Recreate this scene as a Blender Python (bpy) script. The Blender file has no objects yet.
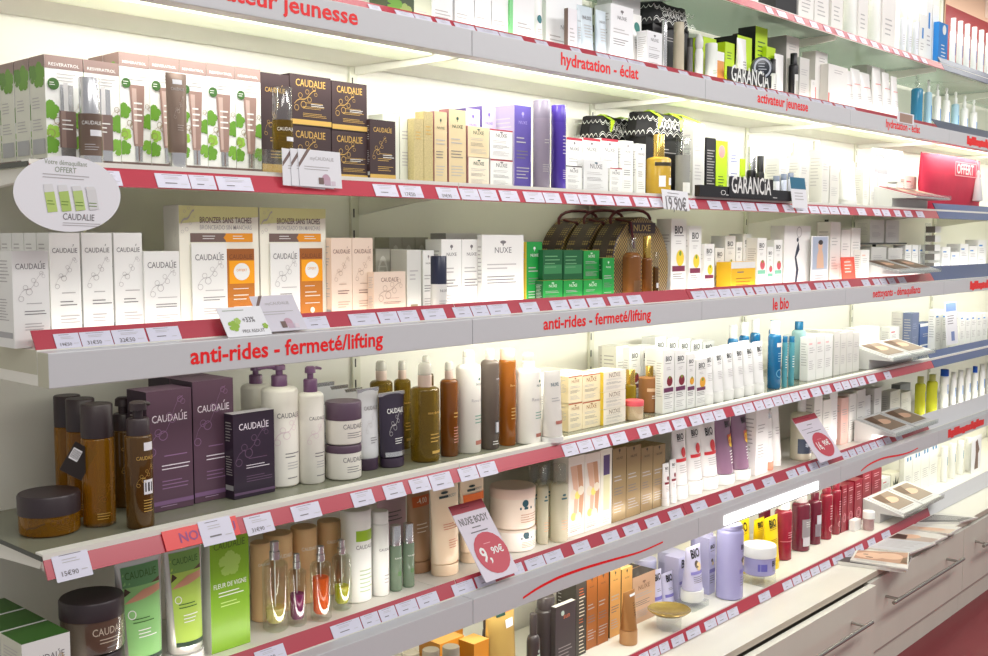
import bpy, math, random
from mathutils import Matrix, Vector
random.seed(7)
SC = bpy.context.scene
COL = SC.collection
PI = math.pi

# ------------------------------------------------------------------ camera model
# lens and heading of the camera; the same numbers place things along the real shelf planes
F = 1071.29; CX, CY = 494.0, 328.0
_ax = Vector((976.0, -89.0, F)).normalized()        # along the shelves (right, down, forward)
_ay = Vector((-1184.0, -89.0, F)).normalized()      # towards the wall
_az = _ax.cross(_ay)
if _az.y > 0: _az = -_az
CAM = Vector((-0.7228, -1.5472, 1.5))
RIGHT = Vector((_ax.x, _ay.x, _az.x)); DOWN = Vector((_ax.y, _ay.y, _az.y)); FWD = Vector((_ax.z, _ay.z, _az.z))

def ray(u, v): return RIGHT * ((u - CX) / F) + DOWN * ((v - CY) / F) + FWD
def on_y(u, v, y):
    d = ray(u, v); return CAM + d * ((y - CAM.y) / d.y)
def on_z(u, v, z):
    d = ray(u, v); return CAM + d * ((z - CAM.z) / d.z)
def proj(p):
    q = Vector(p) - CAM; w = q.dot(FWD)
    return CX + F * q.dot(RIGHT) / w, CY + F * q.dot(DOWN) / w
def x_on_line(u, y, z):
    lo, hi = -0.5, 7.0
    for _ in range(40):
        m = (lo + hi) / 2
        if proj((m, y, z))[0] < u: lo = m
        else: hi = m
    return lo

# ------------------------------------------------------------------ materials
def lin(c):
    r = []
    for x in c[:3]:
        x /= 255.0
        r.append(x / 12.92 if x <= 0.04045 else ((x + 0.055) / 1.055) ** 2.4)
    return (*r, 1.0)
_M = {}
def mat(name, rgb=(200, 200, 200), rough=.45, metal=0.0, emit=None, clear=0.0, coat=0.0, noise=None, spec=.5, trans=0.0, glassy=False):
    """clear: share of light that goes straight through (tinted by the colour)"""
    if name in _M: return _M[name]
    m = bpy.data.materials.new(name); m.use_nodes = True
    nt = m.node_tree; b = nt.nodes['Principled BSDF']; out = nt.nodes['Material Output']
    b.inputs['Base Color'].default_value = lin(rgb)
    b.inputs['Roughness'].default_value = rough
    b.inputs['Metallic'].default_value = metal
    b.inputs['Specular IOR Level'].default_value = spec
    b.inputs['Coat Weight'].default_value = coat
    b.inputs['Transmission Weight'].default_value = trans
    if emit:
        b.inputs['Emission Color'].default_value = lin(emit[0]); b.inputs['Emission Strength'].default_value = emit[1]
    if noise:
        sc, amt, stretch = noise
        tc = nt.nodes.new('ShaderNodeTexCoord'); mp = nt.nodes.new('ShaderNodeMapping')
        mp.inputs['Scale'].default_value = stretch
        n = nt.nodes.new('ShaderNodeTexNoise'); n.inputs['Scale'].default_value = sc; n.inputs['Detail'].default_value = 4
        mx = nt.nodes.new('ShaderNodeMix'); mx.data_type = 'RGBA'
        c = lin(rgb)
        mx.inputs['A'].default_value = (*[x * (1 - amt) for x in c[:3]], 1); mx.inputs['B'].default_value = (*[min(1, x * (1 + amt)) for x in c[:3]], 1)
        nt.links.new(tc.outputs['Object'], mp.inputs['Vector']); nt.links.new(mp.outputs[0], n.inputs['Vector'])
        nt.links.new(n.outputs['Fac'], mx.inputs['Factor']); nt.links.new(mx.outputs['Result'], b.inputs['Base Color'])
    if clear > 0:
        sh = b
        if glassy:
            sh = nt.nodes.new('ShaderNodeBsdfGlossy'); sh.inputs['Roughness'].default_value = rough; sh.inputs['Color'].default_value = (1, 1, 1, 1)
        t = nt.nodes.new('ShaderNodeBsdfTransparent'); c = lin(rgb)
        t.inputs['Color'].default_value = (*[x ** .5 for x in c[:3]], 1)
        mix = nt.nodes.new('ShaderNodeMixShader')
        lw = nt.nodes.new('ShaderNodeLayerWeight'); lw.inputs['Blend'].default_value = .18
        mr = nt.nodes.new('ShaderNodeMapRange')
        mr.inputs['To Min'].default_value = 1 - clear; mr.inputs['To Max'].default_value = min(1.0, 1 - clear + (.28 if glassy else .45))
        nt.links.new(lw.outputs['Facing'], mr.inputs['Value']); nt.links.new(mr.outputs[0], mix.inputs[0])
        nt.links.new(t.outputs[0], mix.inputs[1]); nt.links.new(sh.outputs[0], mix.inputs[2])
        nt.links.new(mix.outputs[0], out.inputs['Surface'])
    _M[name] = m
    return m
def C(r, g, b, rough=.45, **k):
    """paper or plastic of a plain colour"""
    return mat('%s_%d_%d_%d' % ('gloss' if rough < .3 else 'matte', r, g, b) + ''.join('_%s%s' % (a, v) for a, v in k.items()), (r, g, b), rough, **k)

WHITE = C(240, 240, 236); PAPER = C(236, 236, 240, .6); INK = C(122, 118, 120, .6); PALEINK = C(186, 182, 182, .6); BLACK = C(24, 22, 26, .35)
RED = C(246, 26, 30, .5); RAILRED = C(180, 50, 68, .28, coat=.3); GOLD = C(206, 168, 88, .35); NAVY = C(40, 46, 66)
SILVER = mat('silver', (214, 214, 216), .24, .85); GOLDM = mat('gold_metal', (206, 172, 92), .22, .9)
CLEAR = mat('clear_plastic', (232, 236, 234), .12, clear=.92, glassy=True); GLASS = mat('bottle_glass', (230, 238, 230), .08, clear=.92, glassy=True)
OVERCAP = mat('frosted_overcap', (238, 236, 228), .15, clear=.6)
SHELFGLASS = mat('shelf_glass', (146, 148, 128), .1, clear=.35, spec=.6)
GLASSEDGE = C(30, 40, 34, .2)
PAINT = mat('shelf_paint', (208, 209, 211), .4, noise=(60, .015, (1, 1, 1)))
ENDPAINT = mat('shelf_end_paint', (196, 194, 172), .5)
WHITEPAINT = mat('white_paint', (238, 236, 226), .35)

# ------------------------------------------------------------------ mesh builder
class MB:
    def __init__(s): s.v = []; s.f = []; s.m = []; s.sm = []; s.mats = []
    def mi(s, m):
        if m not in s.mats: s.mats.append(m)
        return s.mats.index(m)
    def poly(s, pts, m, smooth=False):
        n = len(s.v); s.v += [tuple(p) for p in pts]; s.f.append(tuple(range(n, n + len(pts)))); s.m.append(s.mi(m)); s.sm.append(smooth)
    def mesh(s, vs, fs, m, smooth=False):
        n = len(s.v); s.v += [tuple(p) for p in vs]; k = s.mi(m)
        for f in fs: s.f.append(tuple(n + i for i in f)); s.m.append(k); s.sm.append(smooth)
    def box(s, x0, x1, y0, y1, z0, z1, m, front=None, top=None, left=None, bottom=None):
        v = [(x0, y0, z0), (x1, y0, z0), (x1, y1, z0), (x0, y1, z0), (x0, y0, z1), (x1, y0, z1), (x1, y1, z1), (x0, y1, z1)]
        n = len(s.v); s.v += v
        for f, mm in (((0, 3, 2, 1), bottom or m), ((4, 5, 6, 7), top or m), ((0, 1, 5, 4), front or m), ((1, 2, 6, 5), m), ((2, 3, 7, 6), m), ((3, 0, 4, 7), left or m)):
            s.f.append(tuple(n + i for i in f)); s.m.append(s.mi(mm)); s.sm.append(False)
        return s
    def lathe(s, prof, m, n=24, cx=0, cy=0, sx=1.0, sy=1.0, bands=None):
        """prof: [(r, z)]; closed at both ends; bands: material per segment"""
        vs = []; fs = []; ms = []
        for r, z in prof:
            for i in range(n):
                a = 2 * PI * i / n; vs.append((cx + r * sx * math.cos(a), cy + r * sy * math.sin(a), z))
        b0 = len(s.v); s.v += vs
        for j in range(len(prof) - 1):
            mm = s.mi(bands[j] if bands else m)
            for i in range(n):
                i2 = (i + 1) % n
                s.f.append((b0 + j * n + i, b0 + j * n + i2, b0 + (j + 1) * n + i2, b0 + (j + 1) * n + i)); s.m.append(mm); s.sm.append(True)
        s.f.append(tuple(b0 + i for i in reversed(range(n)))); s.m.append(s.mi(bands[0] if bands else m)); s.sm.append(False)
        s.f.append(tuple(b0 + (len(prof) - 1) * n + i for i in range(n))); s.m.append(s.mi(bands[-1] if bands else m)); s.sm.append(False)
        return s
    def sweep(s, path, r, m, n=8):
        path = [Vector(p) for p in path]; rings = []
        for i, p in enumerate(path):
            d = (path[min(i + 1, len(path) - 1)] - path[max(i - 1, 0)]).normalized()
            up = Vector((0, 0, 1)) if abs(d.z) < .9 else Vector((1, 0, 0))
            a = d.cross(up).normalized(); b = d.cross(a)
            rr = r[i] if isinstance(r, (list, tuple)) else r
            rings.append([p + (a * math.cos(2 * PI * k / n) + b * math.sin(2 * PI * k / n)) * rr for k in range(n)])
        vs = [q for ring in rings for q in ring]; fs = []
        for j in range(len(rings) - 1):
            for k in range(n):
                k2 = (k + 1) % n; fs.append((j * n + k, j * n + k2, (j + 1) * n + k2, (j + 1) * n + k))
        fs.append(tuple(reversed(range(n)))); fs.append(tuple((len(rings) - 1) * n + k for k in range(n)))
        s.mesh(vs, fs, m, True); return s
    def loft(s, rings, m, smooth=True, close=True):
        n = len(rings[0]); vs = [q for r in rings for q in r]; fs = []
        for j in range(len(rings) - 1):
            for k in range(n):
                k2 = (k + 1) % n; fs.append((j * n + k, j * n + k2, (j + 1) * n + k2, (j + 1) * n + k))
        if close: fs.append(tuple(reversed(range(n)))); fs.append(tuple((len(rings) - 1) * n + k for k in range(n)))
        s.mesh(vs, fs, m, smooth); return s
    def build(s, name, parent=None, loc=None, rz=0, bevel=0):
        me = bpy.data.meshes.new(name); me.from_pydata(s.v, [], s.f)
        for m in s.mats: me.materials.append(m)
        me.polygons.foreach_set('material_index', s.m); me.polygons.foreach_set('use_smooth', s.sm)
        me.update()
        if any(s.sm): me.set_sharp_from_angle(angle=math.radians(38))
        o = bpy.data.objects.new(name, me); COL.objects.link(o)
        if parent is not None: o.parent = parent
        if loc is not None: o.location = loc
        if rz: o.rotation_euler.z = rz
        if bevel:
            b = o.modifiers.new('bevel', 'BEVEL'); b.width = bevel; b.segments = 2; b.limit_method = 'ANGLE'
        return o

_T = {}
def glyphs(text, bold=0.0):
    k = (text, bold)
    if k not in _T:
        cu = bpy.data.curves.new('lettering', 'FONT'); cu.body = text; cu.resolution_u = 2; cu.offset = bold; cu.fill_mode = 'FRONT'
        o = bpy.data.objects.new('lettering', cu); COL.objects.link(o)
        bpy.context.view_layer.update()
        me = bpy.data.meshes.new_from_object(o.evaluated_get(bpy.context.evaluated_depsgraph_get()))
        vs = [(v.co.x, v.co.y) for v in me.vertices]; fs = [tuple(p.vertices) for p in me.polygons]
        bpy.data.objects.remove(o); bpy.data.curves.remove(cu); bpy.data.meshes.remove(me)
        x0 = min(v[0] for v in vs); x1 = max(v[0] for v in vs); y0 = min(v[1] for v in vs); y1 = max(v[1] for v in vs)
        _T[k] = ([((x - x0) / (x1 - x0), (y - y0) / (y1 - y0)) for x, y in vs], fs, (x1 - x0) / (y1 - y0))
    return _T[k]

def prints(mb, els, fm, W, H, lift0=.0003, zseg=1):
    """draw printed marks; fm(fx, fz, lift) maps fractions of the front to a point; W, H its size in metres"""
    rnd = random.Random(len(els) * 31 + int(W * 1e4))
    for i, e in enumerate(els):
        L = lift0 + i * .00008; k = e[0]; m = e[1]
        P = lambda x, z: fm(x, z, L)
        def strip(x0, z0, x1, z1, n=1):
            vs = []; fs = []
            for a in range(n + 1):
                x = x0 + (x1 - x0) * a / n; vs += [P(x, z0), P(x, z1)]
            for a in range(n): fs.append((2 * a, 2 * a + 2, 2 * a + 3, 2 * a + 1))
            mb.mesh(vs, fs, m)
        if k == 'r': [strip(e[2], e[3] + (e[5] - e[3]) * q / nz, e[4], e[3] + (e[5] - e[3]) * (q + 1) / nz, max(1, int(abs(e[4] - e[2]) * 10))) for nz in (max(1, int(abs(e[5] - e[3]) * zseg)),) for q in range(nz)]
        elif k == 't':                       # ('t', mat, text, cx, cz, width fraction, stretch, bold)
            vs, fs, asp = glyphs(e[2], e[7] if len(e) > 7 else .004)
            w = e[5]; h = w * W / asp / H * (e[6] if len(e) > 6 else 1.0)
            mb.mesh([P(e[3] + (x - .5) * w, e[4] + (z - .5) * h) for x, z in vs], fs, m)
        elif k == 'l':                       # ('l', mat, x0, x1, top z, count, pitch)
            n = e[5]; g = e[6] if len(e) > 6 else .035
            for a in range(n):
                z = e[4] - a * g; ll = .6 + .4 * rnd.random(); x0 = e[2]; x1 = e[2] + (e[3] - e[2]) * ll
                strip(x0, z - g * .28, x1, z, 4)
        elif k in 'co':                      # disc / ring: ('c', mat, cx, cz, rx fraction, ry fraction or None)
            n = 20; rx = e[4]; rz = (e[5] if len(e) > 5 and e[5] else rx * W / H)
            ring = [(math.cos(2 * PI * a / n), math.sin(2 * PI * a / n)) for a in range(n)]
            if k == 'c': mb.mesh([P(e[2] + x * rx, e[3] + z * rz) for x, z in ring] + [P(e[2], e[3])], [(a, (a + 1) % n, n) for a in range(n)], m)
            else:
                vs = [P(e[2] + x * rx, e[3] + z * rz) for x, z in ring] + [P(e[2] + x * rx * .8, e[3] + z * rz * .8) for x, z in ring]
                mb.mesh(vs, [(a, (a + 1) % n, n + (a + 1) % n, n + a) for a in range(n)], m)
        elif k == 'p' and zseg > 1:
            xs = [q[0] for q in e[2]]; N = 14; vs = []; ed = list(zip(e[2], e[2][1:] + e[2][:1]))
            for a in range(N + 1):
                x = min(xs) + (max(xs) - min(xs)) * min(max(a / N, .002), .998)
                zs = [za + (zb_ - za) * (x - xa) / (xb - xa) for (xa, za), (xb, zb_) in ed if (xa - x) * (xb - x) <= 0 and xa != xb]
                vs += [P(x, min(zs)), P(x, max(zs))]
            mb.mesh(vs, [(2 * a, 2 * a + 2, 2 * a + 3, 2 * a + 1) for a in range(N)], m)
        elif k == 'w':                       # scalloped line ('w', mat, base z, amplitude, bumps, thickness)
            N = e[4] * 8; vs = []
            for a in range(N + 1):
                z = e[2] + e[3] * abs(math.sin(PI * e[4] * a / N)); vs += [P(a / N, z - e[5]), P(a / N, z + e[5])]
            mb.mesh(vs, [(2 * a, 2 * a + 2, 2 * a + 3, 2 * a + 1) for a in range(N)], m)
        elif k == 'p': mb.poly([P(x, z) for x, z in e[2]], m)
        elif k == 'f':                       # vine leaf ('f', mat, cx, cz, r fraction, turn)
            pts = []
            for a in range(40):
                an = 2 * PI * a / 40 + (e[5] if len(e) > 5 else 0); rr = e[4] * (.74 + .2 * abs(math.cos(2.5 * 2 * PI * a / 40)) + (.06 if a % 2 else 0) - (.34 if a == 20 else 0))
                pts.append(P(e[2] + rr * math.cos(an), e[3] + rr * math.sin(an) * W / H))
            mb.mesh(pts + [P(e[2], e[3])], [(a, (a + 1) % 40, 40) for a in range(40)], m)
        elif k == 'v':                       # grape vine spray ('v', mat, x0, z0, x1, z1, thick)
            x0, z0, x1, z1 = e[2:6]; th = (e[6] if len(e) > 6 else .012); pts = []
            for a in range(9):
                t = a / 8; pts.append((x0 + (x1 - x0) * t, z0 + (z1 - z0) * (t + .12 * math.sin(t * 9))))
            for (xa, za), (xb, zb) in zip(pts, pts[1:]):
                tz = th * W / H; mb.poly([P(xa, za - tz), P(xb, zb - tz), P(xb, zb + tz), P(xa, za + tz)], m)
            for t, side, rr in ((.1, -1, .11), (.28, 1, .1), (.42, -1, .13), (.6, 1, .09), (.7, -1, .1), (.92, 1, .08), (1.0, -1, .07)):
                cx = x0 + (x1 - x0) * t; cz = z0 + (z1 - z0) * t + side * rr * .9 * W / H
                r = rr * (x1 - x0); n = 12; q = [(math.cos(2 * PI * a / n), math.sin(2 * PI * a / n)) for a in range(n)]
                vs = [P(cx + x * r, cz + z * r * W / H) for x, z in q] + [P(cx + x * r * .84, cz + z * r * .84 * W / H) for x, z in q]
                mb.mesh(vs, [(a, (a + 1) % n, n + (a + 1) % n, n + a) for a in range(n)], m)

# ------------------------------------------------------------------ things
ORD = ['frontmost', 'second', 'third', 'fourth', 'fifth', 'sixth', 'seventh']
def tag(o, label, cat, group=None):
    o['label'] = label; o['category'] = cat
    if group: o['group'] = group
    return o
def empty(name, loc, rz=0):
    o = bpy.data.objects.new(name, None); COL.objects.link(o); o.location = loc; o.rotation_euler.z = rz
    o.empty_display_size = .02
    return o
def dup(o, parent=None):
    c = o.copy(); COL.objects.link(c)
    if parent is not None: c.parent = parent
    for ch in list(o.children): dup(ch, c)
    return c
def line_up(o, n, step, desc, group):
    """copies of a thing in line behind it, towards the wall"""
    if n > 1: o['label'] = desc + ', frontmost'
    for i in range(1, n):
        c = dup(o); c.location.y += step * i
        c['label'] = desc + ', ' + ORD[i] + ' from front'
        c['group'] = group; c['_copy'] = 1
    if n > 1: o['group'] = group

ZMAX = {'B': 9, 'A': 2.155, 'S1': 1.872, 'S3': 1.574, 'S4': 1.272, 'S5': .976, 'S6': .664}
ROW = {'B': (2.192, .10), 'A': (1.933, .095), 'S1': (1.616, .10), 'S3': (1.334, .10), 'S4': (1.0155, .12), 'S5': (.729, .14), 'S6': (.4055, .10)}

def spot_box(row, ul, ur, vt, Y=None, vb=None, z=None):
    z0, y0 = ROW[row]; z0 = z if z is not None else z0
    um = (ul + ur) / 2
    if vb is not None: Y = on_z(um, vb, z0).y
    if Y is None: Y = y0
    top = min(on_y(um, vt, Y).z, ZMAX[row])
    vm = proj((on_y(um, vt, Y).x, Y, (top + z0) / 2))[1]
    xa = on_y(ul, vm, Y).x; xb = on_y(ur, vm, Y).x
    return (xa + xb) / 2, Y, z0, max(.008, xb - xa), max(.008, top - z0)
def spot_round(row, ul, ur, vt, Y=None, vb=None, z=None):
    """centre x, centre y, z, radius, height of an upright round thing seen between ul and ur"""
    z0, y0 = ROW[row]; z0 = z if z is not None else z0
    um = (ul + ur) / 2
    d = ray(um, vt + 40); a = Vector((d.x, d.y)).normalized()
    d1 = ray(ul, vt + 40); d2 = ray(ur, vt + 40)
    al = abs(Vector((d1.x, d1.y)).angle(Vector((d2.x, d2.y)))) / 2; sa = math.sin(al)
    if vb is not None:
        p = on_z(um, vb, z0); D = math.hypot(p.x - CAM.x, p.y - CAM.y) / (1 - sa)
    else:
        D = ((y0 if Y is None else Y) - CAM.y) / (a.y - sa)
    x = CAM.x + a.x * D; y = CAM.y + a.y * D; r = D * sa
    dist = D + r * (.7 if vt > 239 else -.7)
    dv = ray(um, vt); top = CAM.z + dv.z / math.hypot(dv.x, dv.y) * dist
    return x, y, z0, r, max(.01, min(top, ZMAX[row]) - z0)

def c01(t): return min(1.0, max(0.0, t))
def box_map(w, d, h): return lambda fx, fz, L: (-w / 2 + c01(fx) * w, -L, c01(fz) * h)
def side_map(w, d, h): return lambda fx, fz, L: (-w / 2 - L, d - c01(fx) * d, c01(fz) * h)
def cyl_map(r, z0, h, turn=-.25, wrap=1.15):
    def f(fx, fz, L):
        a = -PI / 2 + turn + (fx - .5) * 2 * wrap
        return ((r + L) * math.cos(a), (r + L) * math.sin(a), z0 + fz * h)
    return f

def carton(row, ul, ur, vt, desc, st, Y=None, vb=None, d=None, n=1, name='carton', cat='box', group=None, z=None, rz=0, gap=.003):
    """a printed carton; st = dict(front, side, top, p=[prints], s=[side prints])"""
    x, y, z0, w, h = spot_box(row, ul, ur, vt, Y, vb, z)
    d = d or min(w, .075)
    if callable(st): st = st()
    mb = MB(); fr = st.get('front', WHITE); sd = st.get('side', fr)
    mb.box(-w / 2, w / 2, 0, d, 0, h, sd, front=fr, top=st.get('top', sd), left=sd)
    prints(mb, st.get('p', []), box_map(w, d, h), w, h)
    prints(mb, st.get('s', []), side_map(w, d, h), d, h)
    o = mb.build(name, None, (x, y, z0 + .0004), rz)
    tag(o, desc, cat, group)
    nmax = max(1, int((.383 - y) / (d + gap)))
    line_up(o, min(n, nmax), d + gap, desc, group or (desc + ' in line')[:60])
    o['_w'] = w; o['_h'] = h; o['_d'] = d
    return o

def finish_round(o, r, y, n, desc, group, gap=.004):
    nmax = max(1, int((.383 - (y - r)) / (2 * r + gap)))
    line_up(o, min(n, nmax), 2 * r + gap, desc, group or (desc + ' in line')[:60])
    return o

def bottle(row, ul, ur, vt, desc, body, cap, p=(), Y=None, vb=None, cap_h=.22, cap_r=.96, neck=.0, shoulder=.06, base=None, n=1, name='bottle', cat='bottle', group=None, z=None, sx=1.0, hh=None, turn=-.25, liquid=None):
    """a straight bottle and its cap"""
    x, y, z0, r, h = spot_round(row, ul, ur, vt, Y, vb, z)
    if hh: h = hh
    root = empty(name, (x, y, z0 + .0004)); tag(root, desc, cat, group)
    hc = h * cap_h; hb = h - hc; sh = h * shoulder; nr = r * cap_r * .8
    mb = MB(); pr = [(r * .9, 0), (r, h * .015), (r, hb - sh)]
    if shoulder > 0:
        for t in (.3, .6, .85, 1.0): pr.append((r + (nr - r) * (1 - math.cos(t * PI / 2)), hb - sh + sh * math.sin(t * PI / 2) * .98))
    else: pr.append((r, hb))
    mb.lathe(pr, body, 28, sy=sx)
    prints(mb, list(p), cyl_map(r, 0, hb - sh, turn), 2.3 * r, hb - sh)
    mb.build('body', root)
    if liquid:
        lm = MB(); lm.lathe([(r * .86, h * .03), (r * .86, (hb - sh) * liquid[1])], liquid[0], 20); lm.build('liquid', root)
    if base:
        bm = MB(); bm.lathe([(r * 1.02, 0), (r * 1.02, h * base[1])], base[0], 28); bm.build('base_ring', root)
    cr = r * cap_r
    cm = MB(); cm.lathe([(cr, hb - .0005), (cr, h - cr * .08), (cr * .94, h)], cap, 28); cm.build('cap', root)
    return finish_round(root, r, y, n, desc, group)

def pump(row, ul, ur, vt, vbody, desc, body, pm, p=(), Y=None, vb=None, n=1, name='pump_bottle', cat='bottle', group=None, z=None, nozzle=0.3, clear_cap=False, turn=-.25, neckr=.5, shoulder=.05):
    """a pump bottle; vbody = pixel height of the shoulder, vt of the pump's top"""
    x, y, z0, r, hb = spot_round(row, ul, ur, vbody, Y, vb, z)
    D = math.hypot(x - CAM.x, y - CAM.y); dv = ray((ul + ur) / 2, vt)
    h = min(max(hb + .02, CAM.z + dv.z / math.hypot(dv.x, dv.y) * D - z0), ZMAX[row] - z0); hb = min(hb, h - .02)
    root = empty(name, (x, y, z0 + .0004)); tag(root, desc, cat, group)
    sh = hb * shoulder; mb = MB(); pr = [(r * .92, 0), (r, hb * .015), (r, hb - sh)]
    for t in (.3, .6, .85, 1.0): pr.append((r - r * (1 - neckr) * (1 - math.cos(t * PI / 2)), hb - sh + sh * math.sin(t * PI / 2)))
    mb.lathe(pr, body, 28); prints(mb, list(p), cyl_map(r, 0, hb - sh, turn), 2.3 * r, hb - sh); mb.build('body', root)
    g = h - hb; cr = r * neckr * .96
    c = MB(); c.lathe([(cr, hb - .0005), (cr, hb + g * .45), (cr * .9, hb + g * .5)], pm, 20); c.build('collar', root)
    q = MB(); pmh = CLEAR if clear_cap else pm
    if clear_cap:
        q.lathe([(cr * .4, hb + g * .5), (cr * .4, hb + g * .7), (cr * .62, hb + g * .72), (cr * .6, h - g * .16)], C(240, 236, 228, .25), 16)
        o_ = MB(); o_.lathe([(cr * 1.0, hb + g * .5), (cr * .94, h - g * .1), (cr * .7, h)], OVERCAP, 18); o_.build('overcap', root)
    else:
        q.lathe([(cr * .45, hb + g * .5), (cr * .45, hb + g * .72), (cr * .8, hb + g * .74), (cr * .75, h - g * .06), (cr * .5, h)], pm, 18)
    a = nozzle; L = r * 1.25 if not clear_cap else cr * .8
    q.sweep([(0, 0, h - g * .14), (L * .6 * math.cos(a), L * .6 * math.sin(a), h - g * .1), (L * math.cos(a), L * math.sin(a), h - g * .16)], [cr * .3, cr * .24, cr * .18], pmh if not clear_cap else C(240, 238, 232, .25), 8)
    q.build('pump_head', root)
    return finish_round(root, r, y, n, desc, group)

def tube(row, ul, ur, vt, desc, body, cap, p=(), Y=None, vb=None, cap_h=.13, n=1, name='cream_tube', cat='tube', group=None, z=None, rz=0, lean=0, crimp=None, thick=.5, step=None):
    """a cosmetic tube standing on its cap, crimped flat at the top"""
    x, yf, z0, w, h = spot_box(row, ul, ur, vt, Y, vb, z)
    rx = w / 2; ry = rx * thick * 1.15; y = yf + ry
    root = empty(name, (x, y, z0 + .0004), rz); tag(root, desc, cat, group)
    if lean: root.rotation_euler.x = lean
    hc = h * cap_h; rc = min(rx * .9, ry * 1.35)
    c = MB(); c.lathe([(rc * .96, 0), (rc, hc * .1), (rc, hc)], cap, 24, sx=1, sy=min(1, ry / rc * 1.1)); c.build('cap', root)
    def dims(t): return (rx * (.84 + .16 * t), ry * (1 - t) ** .75 * .95 + .0012)
    rings = []; N = 28
    for t in (0, .02, .12, .3, .5, .7, .85, .93, .94, 1.0):
        a, b = dims(t); zz = hc + (h - hc) * t
        if t == 0: a *= .9; b *= .9
        rings.append([(a * math.cos(2 * PI * k / N), b * math.sin(2 * PI * k / N), zz) for k in range(N)])
    mb = MB(); mb.loft(rings, body)
    def fm(fx, fz, L):
        t = fz; a, b = dims(t); q = (fx - .5) * 2 * .92
        return (a * q, -b * math.sqrt(max(0, 1 - q * q)) - L - .0007, hc + (h - hc) * t)
    prints(mb, list(p), fm, w, h - hc, zseg=14); mb.build('body', root)
    if crimp:
        k = MB(); k.box(-rx * .99, rx * .99, -.0022, .0022, h * .955, h * 1.0005, crimp); k.build('crimp', root)
    nmax = max(1, int((.383 - yf) / (2 * ry + .004)))
    line_up(root, min(n, nmax), step or (2 * ry + .004), desc, group or (desc + ' in line')[:60])
    return root

def jar(row, ul, ur, vt, desc, body, lid, p=(), Y=None, vb=None, lid_h=.35, name='cream_jar', cat='jar', group=None, z=None, h=None, body_r=.95, n=1, glass=None, turn=-.25):
    x, y, z0, r, hh = spot_round(row, ul, ur, vt, Y, vb, z); h = h or hh
    root = empty(name, (x, y, z0 + .0004)); tag(root, desc, cat, group)
    hb = h * (1 - lid_h); rb = r * body_r; mb = MB()
    mb.lathe([(rb * .9, 0), (rb * .98, h * .03), (rb, h * .08), (rb, hb)], body, 32); prints(mb, list(p), cyl_map(rb, 0, hb, turn), 2.3 * rb, hb); mb.build('body', root)
    if glass:
        g = MB(); g.lathe([(rb * .98, .001), (rb * 1.03, h * .05), (rb * 1.03, hb - .001)], glass, 32); g.build('glass_shell', root)
    l = MB(); l.lathe([(r, hb + .0003), (r, h - r * .06), (r * .96, h)], lid, 32); l.build('lid', root)
    root['_r'] = r; root['_h'] = h
    return finish_round(root, r, y, n, desc, group)

def perfume(row, ul, ur, vt, desc, liquid, level, Y=None, vb=None, name='perfume_bottle', cat='bottle', group=None, z=None, capm=SILVER, caph=.2):
    x, y, z0, r, h = spot_round(row, ul, ur, vt, Y, vb, z)
    root = empty(name, (x, y, z0 + .0004)); tag(root, desc, cat, group)
    hb = h * (1 - caph); g = MB()
    g.lathe([(r * .8, 0), (r, h * .03), (r, hb * .93), (r * .75, hb * .98), (r * .4, hb)], GLASS, 24); g.build('glass_body', root)
    l = MB(); l.lathe([(r * .55, h * .09), (r * .72, h * .13), (r * .75, hb * level), (r * .7, hb * level + .001)], liquid, 20); l.build('perfume', root)
    c = MB(); c.lathe([(r * .42, hb), (r * .42, hb + h * caph * .45), (r * .34, hb + h * caph * .48), (r * .34, h)], capm, 18); c.build('atomizer', root)
    s = MB(); s.lathe([(r * .05, h * .1), (r * .05, hb)], WHITE, 6); s.build('dip_tube', root)
    return root

def card(name, desc, cat, loc, w, h, p, base=PAPER, t=.0012, rot=(0, 0, 0), group=None, corner=0):
    """a printed card; loc = its bottom middle"""
    mb = MB(); mb.box(-w / 2, w / 2, 0, t, 0, h, base); prints(mb, p, lambda fx, fz, L: (-w / 2 + fx * w, -L, fz * h), w, h)
    o = mb.build(name, None, loc); o.rotation_euler = rot
    return tag(o, desc, cat, group)
# ------------------------------------------------------------------ the setting
ROWS_SEED = 5
MOD = 0.915; NM = 6; WALLY = .385
def struct(o): o['kind'] = 'structure'; return o
WALL = mat('wall_laminate', (240, 238, 226), .5, noise=(3, .02, (1, 1, 1)))
FLOORM = mat('red_floor', (120, 27, 38), .38, noise=(7, .12, (1, 1, 1)))
OAK = mat('pale_drawer_wood', (222, 219, 204), .42, noise=(9, .06, (1, 6, .25)))
COUNTER = mat('counter_laminate', (236, 233, 222), .3, noise=(5, .015, (1, 1, 1)))
b = MB(); b.box(-1.6, 6.4, WALLY, WALLY + .06, 0, 3.2, WALL); struct(b.build('wall_back'))
b = MB(); b.box(-1.6, 6.4, -4.5, WALLY, -.04, 0, FLOORM); struct(b.build('floor'))
b = MB(); b.box(5.52, 5.58, -.6, WALLY - .001, 0, 3.2, WALL); struct(b.build('wall_right'))
for i in range(7):
    b = MB(); x = min(i * MOD, 5.49); b.box(x - .011, x + .011, WALLY - .009, WALLY - .0005, .41, 3.0, C(226, 226, 208, .4))
    for k in range(40):
        z = .5 + k * .05; b.box(x - .006, x - .002, WALLY - .0094, WALLY - .0088, z, z + .02, C(60, 60, 56))
    struct(b.build('trim_%d' % (i + 1)))

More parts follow.
